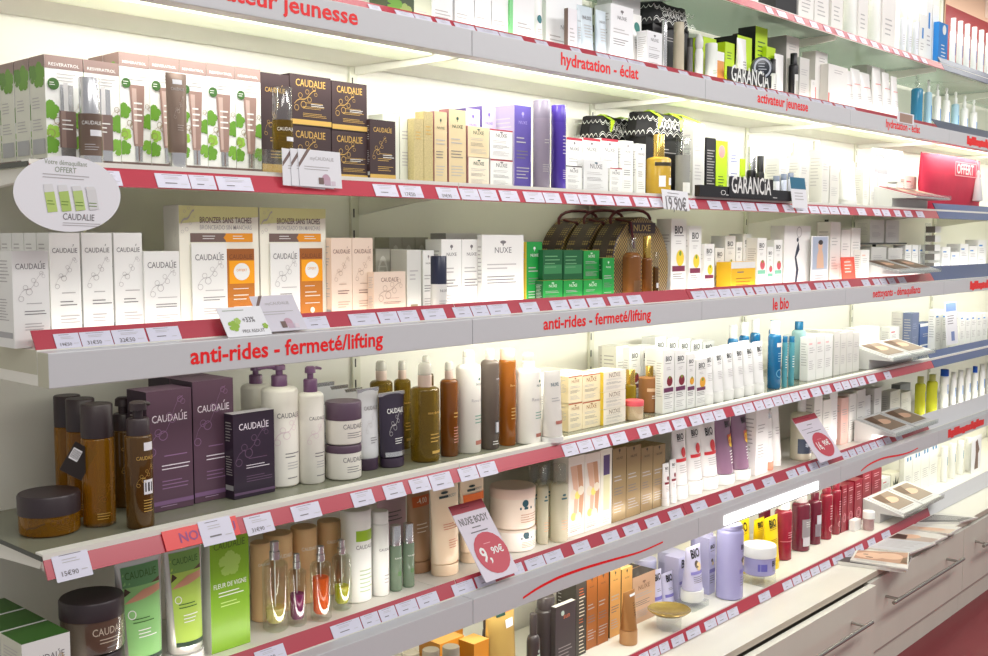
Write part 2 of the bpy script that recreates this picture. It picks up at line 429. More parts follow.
# shelf rows: kind, z of the top, fascia bottom
WORDS = {
 ('A', 0): ('activateur jeunesse', 176, 358), ('A', 1): ('hydratation - \u00e9clat', 561, 638.5), ('A', 2): ('activateur jeunesse', 757.5, 808), ('A', 3): ('hydratation - \u00e9clat', 886, 920),
 ('S3', 0): ('anti-rides - fermet\u00e9/lifting', 190.5, 383), ('S3', 1): ('anti-rides - fermet\u00e9/lifting', 543.5, 651), ('S3', 2): ('le bio', 773, 789), ('S3', 3): ('nettoyants - d\u00e9maquillants', 873, 920.5),
 ('S3', 4): ('~', 970, 996), ('A', 4): ('~', 967, 996), ('S5', 4): ('~', 948, 984)}
ROWNAME = {'B': 'upper glass shelf', 'A': 'high lettered shelf', 'S1': 'glass shelf under the high lettered shelf', 'S3': 'lettered shelf at mid height', 'S4': 'glass shelf under the mid-height lettered shelf', 'S5': 'low grey fronted shelf', 'S6': 'base shelf above the counter'}
ROWORD = {'B': 'topmost', 'A': 'second', 'S1': 'third', 'S3': 'fourth', 'S4': 'fifth', 'S5': 'sixth', 'S6': 'lowest'}
MODORD = ['first', 'second', 'third', 'fourth', 'fifth', 'sixth']
FASC = {'A': (1.876, 1.930), 'S3': (1.278, 1.3315), 'S5': (.670, .7265)}
RAIL = {}           # row -> (y low, z low, y high, z high)
for r, (zb, zt) in FASC.items(): RAIL[r] = (.037, zt + .0005, .055, zt + .0305)
RAIL['A'] = (.037, 1.9305, .055, 1.956)
RAIL['S1'] = (.026, 1.582, .042, 1.6145); RAIL['S4'] = (.026, .982, .043, 1.0145); RAIL['B'] = (.026, 2.166, .042, 2.195); RAIL['S6'] = (.022, .372, .034, .4035)
BLUE = C(70, 88, 130, .35); BLUEGREY = C(88, 96, 118, .35)
DIFF = mat('lamp_diffuser', (235, 238, 214), .5, emit=((250, 250, 226), .5))
SLOT = mat('lamp_slot', (255, 250, 235), .5, emit=((255, 250, 232), 2.2))
LAMPBAR = mat('lamp_bar', (255, 255, 255), .5, emit=((255, 255, 250), 4.0))

def rail_mesh(row, x0, x1, m, tall=1):
    ya, za, yb, zb = RAIL[row]; yb = ya + (yb - ya) * tall; zb = za + (zb - za) * tall; b = MB(); t = .0025
    d = Vector((0, yb - ya, zb - za)).normalized(); n = Vector((0, -d.z, d.y))
    q = [Vector((0, ya, za)), Vector((0, yb, zb)), Vector((0, yb, zb)) - n * t, Vector((0, ya, za)) - n * t]
    vs = [(x0, p.y, p.z) for p in q] + [(x1, p.y, p.z) for p in q]
    b.mesh(vs, [(0, 4, 5, 1), (1, 5, 6, 2), (2, 6, 7, 3), (3, 7, 4, 0), (0, 1, 2, 3), (4, 7, 6, 5)], m)
    return b
def area(name, loc, sx, sy, energy, col=(1, .985, .88), rot=(0, 0, 0), spread=PI):
    l = bpy.data.lights.new(name, 'AREA'); l.shape = 'RECTANGLE'; l.size = sx; l.size_y = sy; l.energy = energy; l.color = col; l.spread = spread
    o = bpy.data.objects.new(name, l); COL.objects.link(o); o.location = loc; o.rotation_euler = rot
    return o

for row in ('B', 'A', 'S1', 'S3', 'S4', 'S5', 'S6'):
    for m in range(NM):
        if row == 'B' and m == 0: continue
        x0 = m * MOD; x1 = x0 + MOD - .0015; z = ROW[row][0] - .0005
        lit = row in FASC
        words = WORDS.get((row, m))
        desc = '%s shelf from the top, %s section from the left' % (ROWORD[row], MODORD[m])
        if words: desc += ', red lettering on its front'
        elif row == 'S5' and m in (1, 3): desc += ', red wave on its front'
        elif row == 'S5' and m == 2: desc += ', glowing lamp bar in front'
        root = empty('display_shelf', (x0, 0, z)); tag(root, desc, 'shelf', 'shelves of the wall display')
        def part(mb, name, par=None, bevel=0):
            o = mb.build(name, par or root, None if par else (-x0, 0, -z), 0, bevel)
            return o
        blue = m >= 4
        if lit:
            zb, zt = FASC[row]
            bar = row == 'S5' and m == 2
            b = MB(); b.box(x0, x1, 0, .036, zb, zt, PAINT, left=ENDPAINT if m == 0 else PAINT); fo = part(b, 'fascia', bevel=.0015)
            b = MB(); b.box(x0, x1, .0365, WALLY - .01, zb + .018, z, WHITEPAINT, left=ENDPAINT if m == 0 else WHITEPAINT); part(b, 'shelf_body')
            b = MB(); b.box(x0 + .012, x1 - .012, .042, .098, zb + .0152, zb + .0178, DIFF); part(b, 'lamp_diffuser')
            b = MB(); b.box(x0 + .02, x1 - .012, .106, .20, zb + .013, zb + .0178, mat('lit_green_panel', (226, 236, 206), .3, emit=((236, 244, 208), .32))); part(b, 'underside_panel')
            b = MB(); b.box(x0 + .01, x1 - .01, .060, .074, z + .0002, z + .0012, SLOT if not (row == 'S3' and m == 0) else WHITEPAINT); part(b, 'lamp_slot')
            b = MB(); b.box(x0 + .0005, x0 + .0115, .0365, WALLY - .012, zb + .001, zb + .0178, WHITEPAINT); part(b, 'bracket')
            if bar:
                b = MB(); b.box(x_on_line(724, 0, zb + .02), x_on_line(818, 0, zb + .02), -.002, -.0003, zb + .007, zb + .034, LAMPBAR); part(b, 'lamp_bar')
            if words:
                t, ua, ub = words
                if t == '~':                 # too blurred to read: short strokes of red
                    vs = []; fs = []; asp = 6.5; rn = random.Random(ROWS_SEED + m)
                    for k in range(13):
                        h0 = 0 if k % 4 == 1 else .12; h1 = (.72, 1.0, .78)[rn.randrange(3)]; h0 -= .04; n0 = len(vs)
                        vs += [(k / 13, h0), (k / 13 + .0765, h0), (k / 13 + .0765, h1), (k / 13, h1)]; fs.append((n0, n0 + 1, n0 + 2, n0 + 3))
                else: vs, fs, asp = glyphs(t, .022)
                zc = (zb + zt) / 2 - (.001 if row == 'S3' else 0)
                xa = x_on_line(ua, -.0006, zc); W = x_on_line(ub, -.0006, zc) - xa; H = min(.038, W / asp * 1.3)
                b = MB(); b.mesh([(xa + vx * W, -.0006, zc + (vz - .5) * H) for vx, vz in vs], fs, RED)
                part(b, 'lettering')
            if row == 'S5' and m in (1, 3):
                if m == 1: pts = [(523, 598), (540, 587), (560, 577), (585, 568), (612, 560), (640, 552), (663, 542)]
                else: pts = [(861, 471), (870, 464), (884, 458), (900, 455), (910, 452), (918, 448)]
                w = [on_y(u, v, -.0006) for u, v in pts]; b = MB(); path = []
                for i in range(len(w) - 1):
                    for k in range(4):
                        t = k / 4; p0, p1, p2, p3 = w[max(i - 1, 0)], w[i], w[i + 1], w[min(i + 2, len(w) - 1)]
                        path.append(.5 * ((2 * p1) + (p2 - p0) * t + (2 * p0 - 5 * p1 + 4 * p2 - p3) * t * t + (3 * p1 - p0 - 3 * p2 + p3) * t ** 3))
                path.append(w[-1])
                for i in range(len(path) - 1):
                    th = lambda j: .0022 + .0012 * math.sin(PI * min(1, j / (len(path) - 1) + .1))
                    a, c = path[i], path[i + 1]
                    b.poly([(a.x, -.0006, a.z - th(i)), (c.x, -.0006, c.z - th(i + 1)), (c.x, -.0006, c.z + th(i + 1)), (a.x, -.0006, a.z + th(i))], RED)
                part(b, 'wave_mark')
        elif row != 'S6':
            b = MB(); b.box(x0 + (.0 if m else .0), x1, .044, WALLY - .012, z - .008, z, SHELFGLASS if row == 'S4' else mat('pale_shelf_glass', (214, 216, 200), .12, clear=.72, spec=.6) if row == 'S1' else mat('green_shelf_glass', (196, 212, 200), .12, clear=.6, spec=.7), left=GLASSEDGE, front=GLASSEDGE); part(b, 'glass_board')
            b = MB(); b.box(x0 + .0005, x1, .0435, .066, z + .0003, z + .0033, WHITEPAINT); b.box(x0 + .0005, x1, .0405, .0433, z - .022, z + .0033, WHITEPAINT); part(b, 'front_lip')
            b = MB(); bx = x0 + .014
            b.loft([[(bx - .006, y, zz) for y, zz in q] for q in ([(.06, z - .0085), (.07, z - .026), (.2, z - .036), (WALLY - .012, z - .06), (WALLY - .012, z - .0085)],)] +
                   [[(bx + .006, y, zz) for y, zz in q] for q in ([(.06, z - .0085), (.07, z - .026), (.2, z - .036), (WALLY - .012, z - .06), (WALLY - .012, z - .0085)],)], WHITEPAINT, False)
            part(b, 'bracket')
        else:
            b = MB(); b.box(x0, x1, .037, WALLY - .012, .3702, z, COUNTER); part(b, 'base_board')
        part(rail_mesh(row, x0 + .001 if m else x0 + .0005, x1 - .001, (BLUE if row in ('S1', 'S3', 'S4') else BLUEGREY if row in 'AB' else C(214, 214, 216)) if blue else RAILRED, 1.9 if blue else 1), 'price_rail')

# base cabinets and worktop
b = MB(); b.box(-.9, 5.49, -.107, WALLY - .001, .349, .3698, COUNTER, front=C(196, 186, 168)); o = b.build('countertop', None, None, 0, .001); tag(o, 'long cream worktop over the row of wooden drawers', 'worktop')
for m in range(NM):
    x0 = m * MOD; out = .022 if m == 2 else 0
    root = empty('drawer_cabinet', (x0 + MOD / 2, .1, 0))
    tag(root, 'pale wooden drawer cabinet, %s section from the left, %s' % (MODORD[m], 'drawer slightly pulled out' if m == 2 else 'drawer shut'), 'drawer cabinet', 'drawer cabinets under the worktop')
    P0 = (-(x0 + MOD / 2), -.1, 0)
    b = MB(); b.box(x0 + .001, x0 + MOD - .001, -.088, WALLY - .002, .085, .3485, C(120, 112, 100)); b.build('carcass', root, P0)
    b = MB(); b.box(x0 + .001, x0 + MOD - .001, -.098, -.07, .0005, .0845, OAK); b.build('plinth', root, P0)
    b = MB(); b.box(x0 + .002, x0 + MOD - .002, -.112 - out, -.0885 - out, .088, .341, OAK, top=COUNTER); dr = b.build('drawer_front', root, P0, 0, .0008)
    h = MB(); hx0, hx1 = x0 + .09, x0 + .775; y = -.160 - out; zz = .262
    h.sweep([(hx0, y, zz), (hx1, y, zz)], .0065, mat('brushed_steel', (170, 166, 160), .3, .9), 12)
    for px in (hx0 + .05, hx1 - .05): h.sweep([(px, y, zz), (px, -.1125 - out, zz)], .005, mat('brushed_steel'), 8)
    h.build('handle', dr)

# ------------------------------------------------------------------ camera
cd = bpy.data.cameras.new('camera'); cam = bpy.data.objects.new('camera', cd); COL.objects.link(cam)
cd.sensor_width = 36.0; cd.lens = 36.0 * F / 988.0; cd.clip_start = .05
mw = Matrix(((RIGHT.x, -DOWN.x, -FWD.x), (RIGHT.y, -DOWN.y, -FWD.y), (RIGHT.z, -DOWN.z, -FWD.z))).to_4x4(); mw.translation = CAM
cam.matrix_world = mw; SC.camera = cam

# ------------------------------------------------------------------ light
w = bpy.data.worlds.new('shop_light'); SC.world = w; w.use_nodes = True
bg = w.node_tree.nodes['Background']; bg.inputs[0].default_value = (.97, .97, 1.0, 1); bg.inputs[1].default_value = .42
for x in (-.6, 1.6, 3.8):
    area('ceiling_lamp', (x, -1.9, 2.95), 1.5, .5, 18 if x < 0 else 30, (1, .98, .95), (math.radians(30), 0, 0))
for m in range(NM):
    xc = m * MOD + MOD / 2
    for row, e in (('A', 2.3), ('S3', .35 if m == 0 else 1.7), ('S5', .6 if m == 0 else 1.35)):
        zb = FASC[row][0]
        area('shelf_or_added_lamp', (xc, .058, zb + .0085), MOD * .92, .016, e, (1, .99, .93), (math.radians(60), 0, 0))
    area('shelf_or_added_lamp', (xc, .07, 2.62), MOD * .92, .054, 3.0, (1, .99, .92), (math.radians(20), 0, 0))  # added lamp row out of view, brightens the upper glass shelf
    for row, e in (('A', .45), ('S3', .3 if m == 0 else .55), ('S5', .45 if m == 0 else .5)):
        area('slot_lamp', (xc, .067, ROW[row][0] + .003), MOD * .9, .012, e, (1, .99, .92), (math.radians(180 - 28), 0, 0))
SC.view_settings.view_transform = 'Standard'; SC.view_settings.look = 'None'
SC.view_settings.exposure = 0.0; SC.view_settings.gamma = 1.0
# ------------------------------------------------------------------ printed designs
GREEN = C(104, 156, 44); DKGREEN = C(60, 104, 40); MAUVE = C(150, 126, 120); MAUVED = C(120, 98, 92); BROWN = C(58, 40, 42); PURPLE = C(94, 68, 84, .3); PURPLED = C(52, 40, 56, .3)
VIOLET = C(92, 70, 170, .3); LILAC = C(196, 184, 216); LIME = C(186, 220, 30); CREAM = C(240, 228, 206); BEIGE = C(226, 206, 178); PEACH = C(240, 218, 198); ORANGE = C(232, 150, 30); COPPER = C(168, 98, 44)
BIOG = C(24, 150, 62); TEAL = C(30, 108, 150, .25); ROSE = C(206, 84, 96); MAROON = C(132, 28, 46, .3); LAV = C(178, 174, 220, .35); YELLOW = C(240, 204, 20, .35); GREY = C(176, 176, 178); BLUE2 = C(28, 128, 206)
AMBER = mat('amber_oil', (178, 122, 24), .1, clear=.62, coat=.6); OLIVE = mat('olive_gel', (134, 106, 22), .1, clear=.55, coat=.6); DKAMBER = mat('dark_amber', (112, 78, 32), .1, clear=.45, coat=.6)
HONEY = mat('honey_oil', (176, 104, 34), .12, clear=.35, coat=.5); SMOKE = mat('smoky_plastic', (120, 108, 100), .1, clear=.45)
DARKCAP = C(54, 42, 46, .4); PLUM = C(104, 70, 104, .35)
def bars(*a): return [('l',) + x for x in a]
def cau(front=WHITE, ink=INK, vine=PALEINK, top=None, side=None, wf=.82, tz=.84, vx=(.15, .52, .85, .76), extra=(), sinfo=True):
    return dict(front=front, side=side or front, top=top or front, p=[('t', ink, 'CAUDALIE', .5, tz, wf, 1.25), ('p', ink, [(.5 + wf * .315, tz + .036), (.5 + wf * .335, tz + .036), (.5 + wf * .37, tz + .056), (.5 + wf * .34, tz + .056)]), ('v', vine) + vx + (.008,), ('l', vine, .36, .95, .46, 1, .03), ('l', ink, .3, .95, .38, 2, .03), ('l', vine, .3, .95, .25, 3, .03)] + list(extra),
                s=[('l', PALEINK, .15, .9, .9, 7, .035), ('l', PALEINK, .15, .9, .5, 8, .03), ('r', GREY, .06, .1, .94, .16)] if sinfo else [])
def nuxe(front=WHITE, ink=INK, top=None, side=None, band=None, tz=.80, wf=.5, tree=None, sprints=()):
    p = []
    if band: p.append(('r', band, 0, .955, 1, 1))
    p += [('c', tree or ink, .5, tz + .105, .07, .022), ('r', tree or ink, .485, tz + .06, .515, tz + .1), ('t', ink, 'NUXE', .5, tz, wf, .85), ('l', PALEINK, .12, .85, .62, 2, .05), ('l', INK, .12, .85, .46, 3, .04), ('l', PALEINK, .12, .9, .26, 4, .04)]
    return dict(front=front, side=side or front, top=top or front, p=p, s=list(sprints) or [('l', PALEINK, .12, .9, .85, 10, .05)])
def bio(col=MAROON, fruit=ROSE, front=WHITE, z=.86, fz=.5, ft='c'):
    return dict(front=front, side=front, top=front, p=[('t', BLACK, 'BIO', .5, z, .54, 1.0, .02), ('l', INK, .2, .85, z - .07, 1, .03), ('l', PALEINK, .3, .7, z - .14, 2, .03), ('c', fruit, .6, fz, .26), ('c', C(120, 150, 40), .6, fz + .06, .08), ('r', col, .08, fz - .17, .92, fz - .10), ('l', INK, .12, .9, fz - .2, 3, .03), ('l', PALEINK, .12, .9, fz - .33, 4, .03)], s=[('l', PALEINK, .15, .9, .8, 14, .04)])
def white_plain(band=None, ink=PALEINK, front=WHITE):
    return dict(front=front, p=([('r', band, .1, .82, .5, .86)] if band else []) + [('l', ink, .15, .85, .75, 3, .05), ('l', ink, .15, .8, .45, 5, .045)], s=[('l', PALEINK, .15, .85, .85, 9, .06)])

# ================================================================== third shelf (under the high lettered shelf)
def resv(prod='bottle'):
    p = [('r', MAUVE, 0, .88, 1, 1), ('r', MAUVED, 0, 0, 1, .06), ('t', WHITE, 'RESVERATROL', .5, .92, .8, .9), ('l', PALEINK, .3, .9, .84, 3, .03),
         ('f', GREEN, .1, .5, .26, .2), ('f', C(150, 196, 70), .16, .3, .2, .8), ('f', GREEN, .1, .18, .24, .4), ('f', GREEN, .9, .42, .26, .1), ('f', C(120, 170, 56), .92, .2, .24, .9), ('v', C(150, 130, 90), .02, .3, .98, .55, .004)]
    if prod == 'bottle': p += [('r', SILVER, .38, .5, .72, .74), ('r', C(216, 214, 214, .2), .46, .5, .58, .76), ('r', MAUVED, .33, .16, .77, .5), ('r', C(150, 126, 118), .38, .16, .5, .5), ('l', WHITE, .4, .7, .42, 3, .04), ('r', SILVER, .36, .06, .74, .16)]
    else: p += [('p', C(156, 126, 116), [(.3, .73), (.82, .73), (.72, .2), (.42, .2)]), ('p', C(196, 170, 160), [(.38, .7), (.54, .7), (.54, .22), (.46, .22)]), ('l', WHITE, .44, .74, .58, 4, .05), ('r', SILVER, .46, .07, .7, .2), ('r', MAUVED, .56, .07, .6, .2)]
    p += [('c', DKGREEN, .2, .74, .15), ('l', WHITE, .1, .28, .755, 2, .02)]
    return dict(front=WHITE, side=C(222, 222, 208), top=MAUVE, p=p, s=[('r', MAUVE, 0, .88, 1, 1), ('r', MAUVED, 0, 0, 1, .06), ('f', GREEN, .62, .82, .42, .3), ('f', C(90, 140, 40), .2, .84, .3, .9), ('l', PALEINK, .15, .85, .62, 4, .03), ('l', PALEINK, .15, .85, .42, 4, .03), ('r', GREY, .1, .1, .9, .24)])
G = 'white cartons with vine leaves'
carton('S1', 46, 84, 57, 'white leafy carton picturing a bottle, left end of third shelf', resv(), Y=.103, d=.052, n=5, name='serum_carton', cat='box', group=G)
carton('S1', 85, 120, 62, 'white leafy carton behind the silver and brown serum bottle', resv(), Y=.103, d=.052, n=2, name='serum_carton', cat='box', group=G)
for i, (a, b2, v, t) in enumerate(((120.5, 150, 54, 'first in its row of five'), (150.5, 180, 57.5, 'second in its row of five'), (180.5, 207, 61.5, 'behind the brown metallic tube, middle of five'), (207.5, 235.5, 65, 'fourth from the left in its row of five'), (236, 261, 68.5, 'fifth, touching the dark brown carton'))):
    carton('S1', a, b2, v, 'taller leafy carton picturing a tube, ' + t, resv('tube'), Y=.112, d=.05, n=2 if i < 2 else 1, name='cream_carton', cat='box', group=G)
BRZ = C(112, 92, 80, .3)
o = bottle('S1', 78, 102, 77, 'brown and silver serum bottle standing before the white leafy cartons', BRZ, SILVER, [('t', WHITE, 'CAUDALIE', .5, .82, .8, 1.2), ('r', PAPER, .42, .56, .92, .68), ('l', PALEINK, .2, .8, .4, 3, .05)], Y=.052, cap_h=.42, cap_r=.9, shoulder=0, base=(SILVER, .1), name='serum_bottle', turn=-.3)
tube('S1', 170, 191, 73, 'brown metallic cream tube on a silver cap before the leafy cartons', C(138, 118, 104, .28, metal=.4), SILVER, [('r', PAPER, .25, .86, .75, .92), ('t', PALEINK, 'CAUDALIE', .5, .8, .7, 1.2), ('v', C(190, 176, 166), .2, .45, .8, .7, .012), ('l', C(190, 176, 166), .35, .8, .35, 3, .03)], Y=.055, cap_h=.17)
gold_c = lambda: cau(BROWN, GOLD, GOLD, BROWN, BROWN, .72, .84, (.1, .42, .62, .7), [('l', WHITE, .5, .95, .44, 2, .035), ('r', GOLD, 0, .02, 1, .12)])
G = 'dark brown cartons with gold lettering'
carton('S1', 261.5, 289.5, 74, 'dark brown gold-lettered carton standing tall beside the leafy cartons', gold_c, Y=.112, d=.05, name='gold_print_carton', group=G)
a = carton('S1', 290, 331, 127, 'dark brown carton, lower left of the stack of four', gold_c, Y=.112, d=.05, name='gold_print_carton', group=G)
za = ROW['S1'][0] + a['_h'] + .001
carton('S1', 290, 331, 76, 'dark brown carton, upper left of the stack of four', gold_c, Y=.112, d=.05, z=za, name='gold_print_carton', group=G)
a = carton('S1', 332, 369.5, 132, 'dark brown carton, lower right of the stack of four', gold_c, Y=.112, d=.05, name='gold_print_carton', group=G)
carton('S1', 332, 369.5, 83, 'dark brown carton, upper right of the stack of four', gold_c, Y=.112, d=.05, z=ROW['S1'][0] + a['_h'] + .001, name='gold_print_carton', group=G)
carton('S1', 370, 395.5, 120.5, 'single small dark brown carton right of the stack of four', gold_c, Y=.105, d=.05, name='gold_print_carton', group=G)
# glass serum bottle on a clear block, before the brown cartons
x, y, z0, w, h = spot_box('S1', 265, 284, 150, .045)
b = MB(); b.box(x - w / 2, x + w / 2, .04, .04 + w, z0 + .0004, z0 + h, CLEAR); o = b.build('acrylic_stand'); tag(o, 'small clear block under the clear capped serum bottle', 'stand')
bottle('S1', 272, 293, 87, 'clear capped olive serum bottle on a clear block before brown cartons', OLIVE, CLEAR, [('t', WHITE, 'CAUDALIE', .5, .7, .8, 1.2), ('r', PAPER, .5, .3, .98, .44)], Y=.043, z=z0 + h + .001, cap_h=.52, cap_r=.98, shoulder=0, name='serum_bottle')
card3 = [('p', MAUVED, [(0, .62), (.2, 1), (.28, 1), (0, .5)]), ('t', PALEINK, 'myCAUDALIE', .55, .76, .56), ('l', PALEINK, .12, .9, .55, 2, .07), ('c', C(196, 160, 176), .62, .22, .1), ('r', MAUVED, .44, .08, .56, .26), ('r', C(196, 170, 186), .58, .06, .72, .2), ('r', C(220, 206, 216), .74, .06, .84, .18)]
for i, (ul, lab) in enumerate(((280, 'hindmost of the fan of three'), (289, 'middle of the fan of three'), (297, 'front of the fan of three'))):
    p0 = on_y(ul + 3, 170, .0235 - i * .002); p1 = on_y(ul + 45, 170, .0235 - i * .002); zb = on_y(ul, 186, .016).z; zt = on_y(ul, 148, .016).z
    card('loyalty_card', 'white card with striped corner, ' + lab + ' on the rail', 'card', ((p0.x + p1.x) / 2, p0.y, zb), p1.x - p0.x, zt - zb, card3, rot=(math.radians(-6), math.radians(3 - i), 0), group='striped corner cards fanned on the rail')
# pale and gold boxes
pale = lambda: white_plain(front=C(226, 228, 214))
carton('S1', 383, 399, 115, 'first pale green-white carton right of the dark brown cartons', pale, Y=.12, n=1)
carton('S1', 400, 413.5, 114, 'second pale green-white carton right of the dark brown cartons', pale, Y=.12, n=1)
glit = lambda: dict(front=mat('gold_glitter', (196, 180, 130), .4, noise=(300, .35, (1, 1, 1))), p=[('l', GOLD, .2, .8, .8, 3, .05)])
carton('S1', 414, 423.5, 119, 'first of two speckled gold cartons', glit, Y=.10)
carton('S1', 424, 433, 112, 'second of two speckled gold cartons, slightly taller', glit, Y=.10)
beige = lambda: nuxe(C(222, 202, 160), C(40, 80, 70), side=C(184, 128, 134), tz=.78, wf=.6)
carton('S1', 434.5, 447, 112, 'beige carton with rose side, left of a pair', beige, Y=.105, d=.03)
carton('S1', 449, 466, 110, 'beige carton with rose side, right of a pair', beige, Y=.105, d=.03)
a = carton('S1', 468.5, 489, 158, 'small cream carton, lower of two left of the white ones', lambda: nuxe(CREAM, C(40, 80, 70), side=C(190, 140, 140)), Y=.103, d=.045)
carton('S1', 468, 489, 127, 'small cream carton, upper of two left of the white ones', lambda: nuxe(C(230, 212, 172), C(40, 80, 70), side=C(190, 140, 140)), Y=.103, d=.045, z=ROW['S1'][0] + a['_h'] + .001)
a = carton('S1', 490.5, 512.5, 160, 'small white red-edged carton, lower of two beside the purple carton', lambda: nuxe(WHITE, band=RAILRED), Y=.103, d=.045)
carton('S1', 490, 512.5, 130, 'small white red-edged carton, upper of two beside the purple carton', lambda: nuxe(WHITE, band=RAILRED), Y=.103, d=.045, z=ROW['S1'][0] + a['_h'] + .001)
lil = lambda: nuxe(C(178, 168, 192), VIOLET, side=C(120, 100, 180))
carton('S1', 466, 480, 109, 'lilac carton standing behind the small cream cartons', lil, Y=.155, d=.05)
carton('S1', 482, 496, 107, 'lilac carton standing behind the small white red-edged cartons', lil, Y=.155, d=.05)
carton('S1', 513.5, 531, 106, 'deep purple carton with pale lilac side', lambda: nuxe(C(92, 78, 160), C(160, 150, 210), side=C(172, 160, 190), top=C(172, 160, 190)), Y=.098, d=.07)
bottle('S1', 533, 550, 100, 'tall silvery lilac cylinder bottle beside the purple carton', C(146, 136, 154, .25), C(138, 130, 148, .22), [('l', PALEINK, .4, .7, .7, 2, .04), ('l', PALEINK, .3, .8, .35, 4, .03)], Y=.07, cap_h=.2, cap_r=1, shoulder=0, name='spray_bottle')
bottle('S1', 551, 566, 105, 'tall violet cylinder bottle right of the silvery lilac one', C(84, 62, 168, .25), C(78, 56, 160, .25), [('l', LILAC, .5, .8, .8, 6, .05), ('l', LILAC, .5, .9, .3, 5, .03)], Y=.07, cap_h=.2, cap_r=1, shoulder=0, name='spray_bottle')
redt = lambda: nuxe(WHITE, INK, band=RAILRED, wf=.6)
carton('S1', 566.5, 582, 138, 'white red-topped carton, left of three beside the violet bottle', redt, Y=.12, d=.05)
carton('S1', 583, 600, 138.5, 'white red-topped carton, middle of three beside the violet bottle', redt, Y=.12, d=.05)
carton('S1', 601, 618, 139, 'white red-topped carton, right of three before the black bag', redt, Y=.12, d=.05)
carton('S1', 566, 582, 166, 'low white carton at the foot of the red-topped trio', lambda: nuxe(WHITE, band=BROWN, wf=.5), Y=.103, d=.03)
carton('S1', 584, 608, 160, 'squat pale carton at the foot of the red-topped trio', lambda: nuxe(C(226, 226, 226), tree=C(40, 90, 110)), Y=.098, d=.035)
carton('S1', 610, 622, 168, 'tiny white red-edged carton next to the squat pale one', redt, Y=.098, d=.035)
carton('S1', 622.5, 633, 141, 'narrow white carton left of the slim box with teal mark', lambda: nuxe(WHITE), Y=.112, d=.04)
carton('S1', 637, 645.5, 144, 'slim white carton with a teal mark beside the gold spray bottle', lambda: nuxe(WHITE, tree=C(20, 100, 130), wf=.7), Y=.105, d=.03)

def party_bag(row, ul, ur, vt, desc, Y, d, z=None, lime=True):
    """a black gift box under a lace-edged canopy with ribbons"""
    x, y, z0, w, h = spot_box(row, ul, ur, vt, Y, None, z)
    root = empty('gift_box', (x, y, z0 + .0004)); tag(root, desc, 'gift box', 'black gift boxes with lace edging')
    k = MB(); k.box(-w * .42, w * .42, .01, d - .01, 0, h * .72, BLACK); prints(k, [('l', PALEINK, .2, .8, .8, 2, .05)], lambda fx, fz, L: (-w * .42 + fx * w * .84, .01 - L, fz * h * .72), w, h); k.build('box_body', root)
    c = MB(); N = 24
    rings = []
    for t in (0, .35, .7, 1.0):
        ring = []
        for i in range(N):
            a = 2 * PI * i / N; s = .5 * (1.02 - .14 * t); wob = 1 + .03 * math.sin(i * 2.1)
            ca, sa = math.cos(a), math.sin(a); q = (abs(ca) ** 3 + abs(sa) ** 3) ** (-1 / 3)
            ring.append((w * s * ca * q * wob, d / 2 + (d * s) * sa * q * wob, h * (.70 + .27 * t + (.02 * math.sin(i * 1.7) if t == 0 else .018 * math.sin(i * 1.3)))))
        rings.append(ring)
    c.loft(rings, C(26, 24, 28, .7))
    cm = lambda fx, fz, L: (-w * .5 + fx * w * (1 - .1 * fz) + .05 * w * fz, -.004 - L + .006 * fz, h * (.70 + .27 * fz))
    els = [('w', WHITE, .06, .16, 7, .02), ('w', WHITE, .16, .16, 7, .012), ('w', WHITE, .84, -.14, 8, .016), ('w', WHITE, .76, -.14, 8, .01), ('t', C(226, 226, 222), 'GARANCIA', .5, .5, .6, .9)]
    prints(c, els, cm, w, h * .27); 
    els2 = [('w', WHITE, .06, .16, 6, .02), ('w', WHITE, .84, -.14, 6, .016)]
    prints(c, els2, lambda fx, fz, L: (-w * .5 - .004 - L + w * .06 * fz, d - fx * d, h * (.70 + .27 * fz)), d, h * .27)
    c.build('lace_canopy', root)
    if lime:
        for i, (px, ang) in enumerate(((-.28, -.5), (.05, .1), (.36, .6))):
            r = MB(); zz = h * .96; x1 = px * w; s = w * .3
            pts = [(x1, d * .5, zz), (x1 + s * .4 * math.cos(ang * 3), d * .2, h * 1.0), (x1 + s * .75 * math.sin(ang + .6), -.012, h * .92), (x1 + s * .8 * math.sin(ang + .3), -.016, h * .78)]
            for j in range(3):
                a_, b_ = Vector(pts[j]), Vector(pts[j + 1]); wv = Vector((s * .3 * (1 - j * .25), 0, 0)); wv2 = Vector((s * .3 * (1 - (j + 1) * .3), 0, 0)); nn = Vector((0, .0008, .0012))
                r.mesh([a_ - wv, a_ + wv, b_ + wv2, b_ - wv2, a_ - wv + nn, a_ + wv + nn, b_ + wv2 + nn, b_ - wv2 + nn], [(0, 1, 2, 3), (7, 6, 5, 4), (0, 3, 7, 4), (1, 5, 6, 2), (0, 4, 5, 1), (2, 6, 7, 3)], LIME)
            r.build('ribbon', root)
    return root
party_bag('S1', 598, 643, 116, 'black lace-edged gift box with lime ribbons, left of the gold spray', .285, .09)
party_bag('S1', 645, 692, 112, 'black lace-edged gift box with lime ribbons, behind the gold spray', .178, .09)
bottle('S1', 646, 671, 134, 'gold capped clear bottle of yellow oil before black gift box', mat('yellow_oil', (222, 184, 70), .1, clear=.4), GOLDM, [('r', PAPER, .2, .25, .45, .55), ('r', PAPER, .6, .3, .82, .5), ('r', C(60, 50, 30), .05, .82, .95, .92)], Y=.07, cap_h=.36, cap_r=.46, shoulder=.05, name='spray_bottle')
bottle('S1', 675, 690, 137, 'clear tester bottle with white lower label before black gift box', mat('grey_clear', (190, 190, 186), .1, clear=.5), CLEAR, [('r', WHITE, .2, .1, .9, .35)], Y=.08, cap_h=.3, cap_r=.95, shoulder=0, name='tester_bottle')
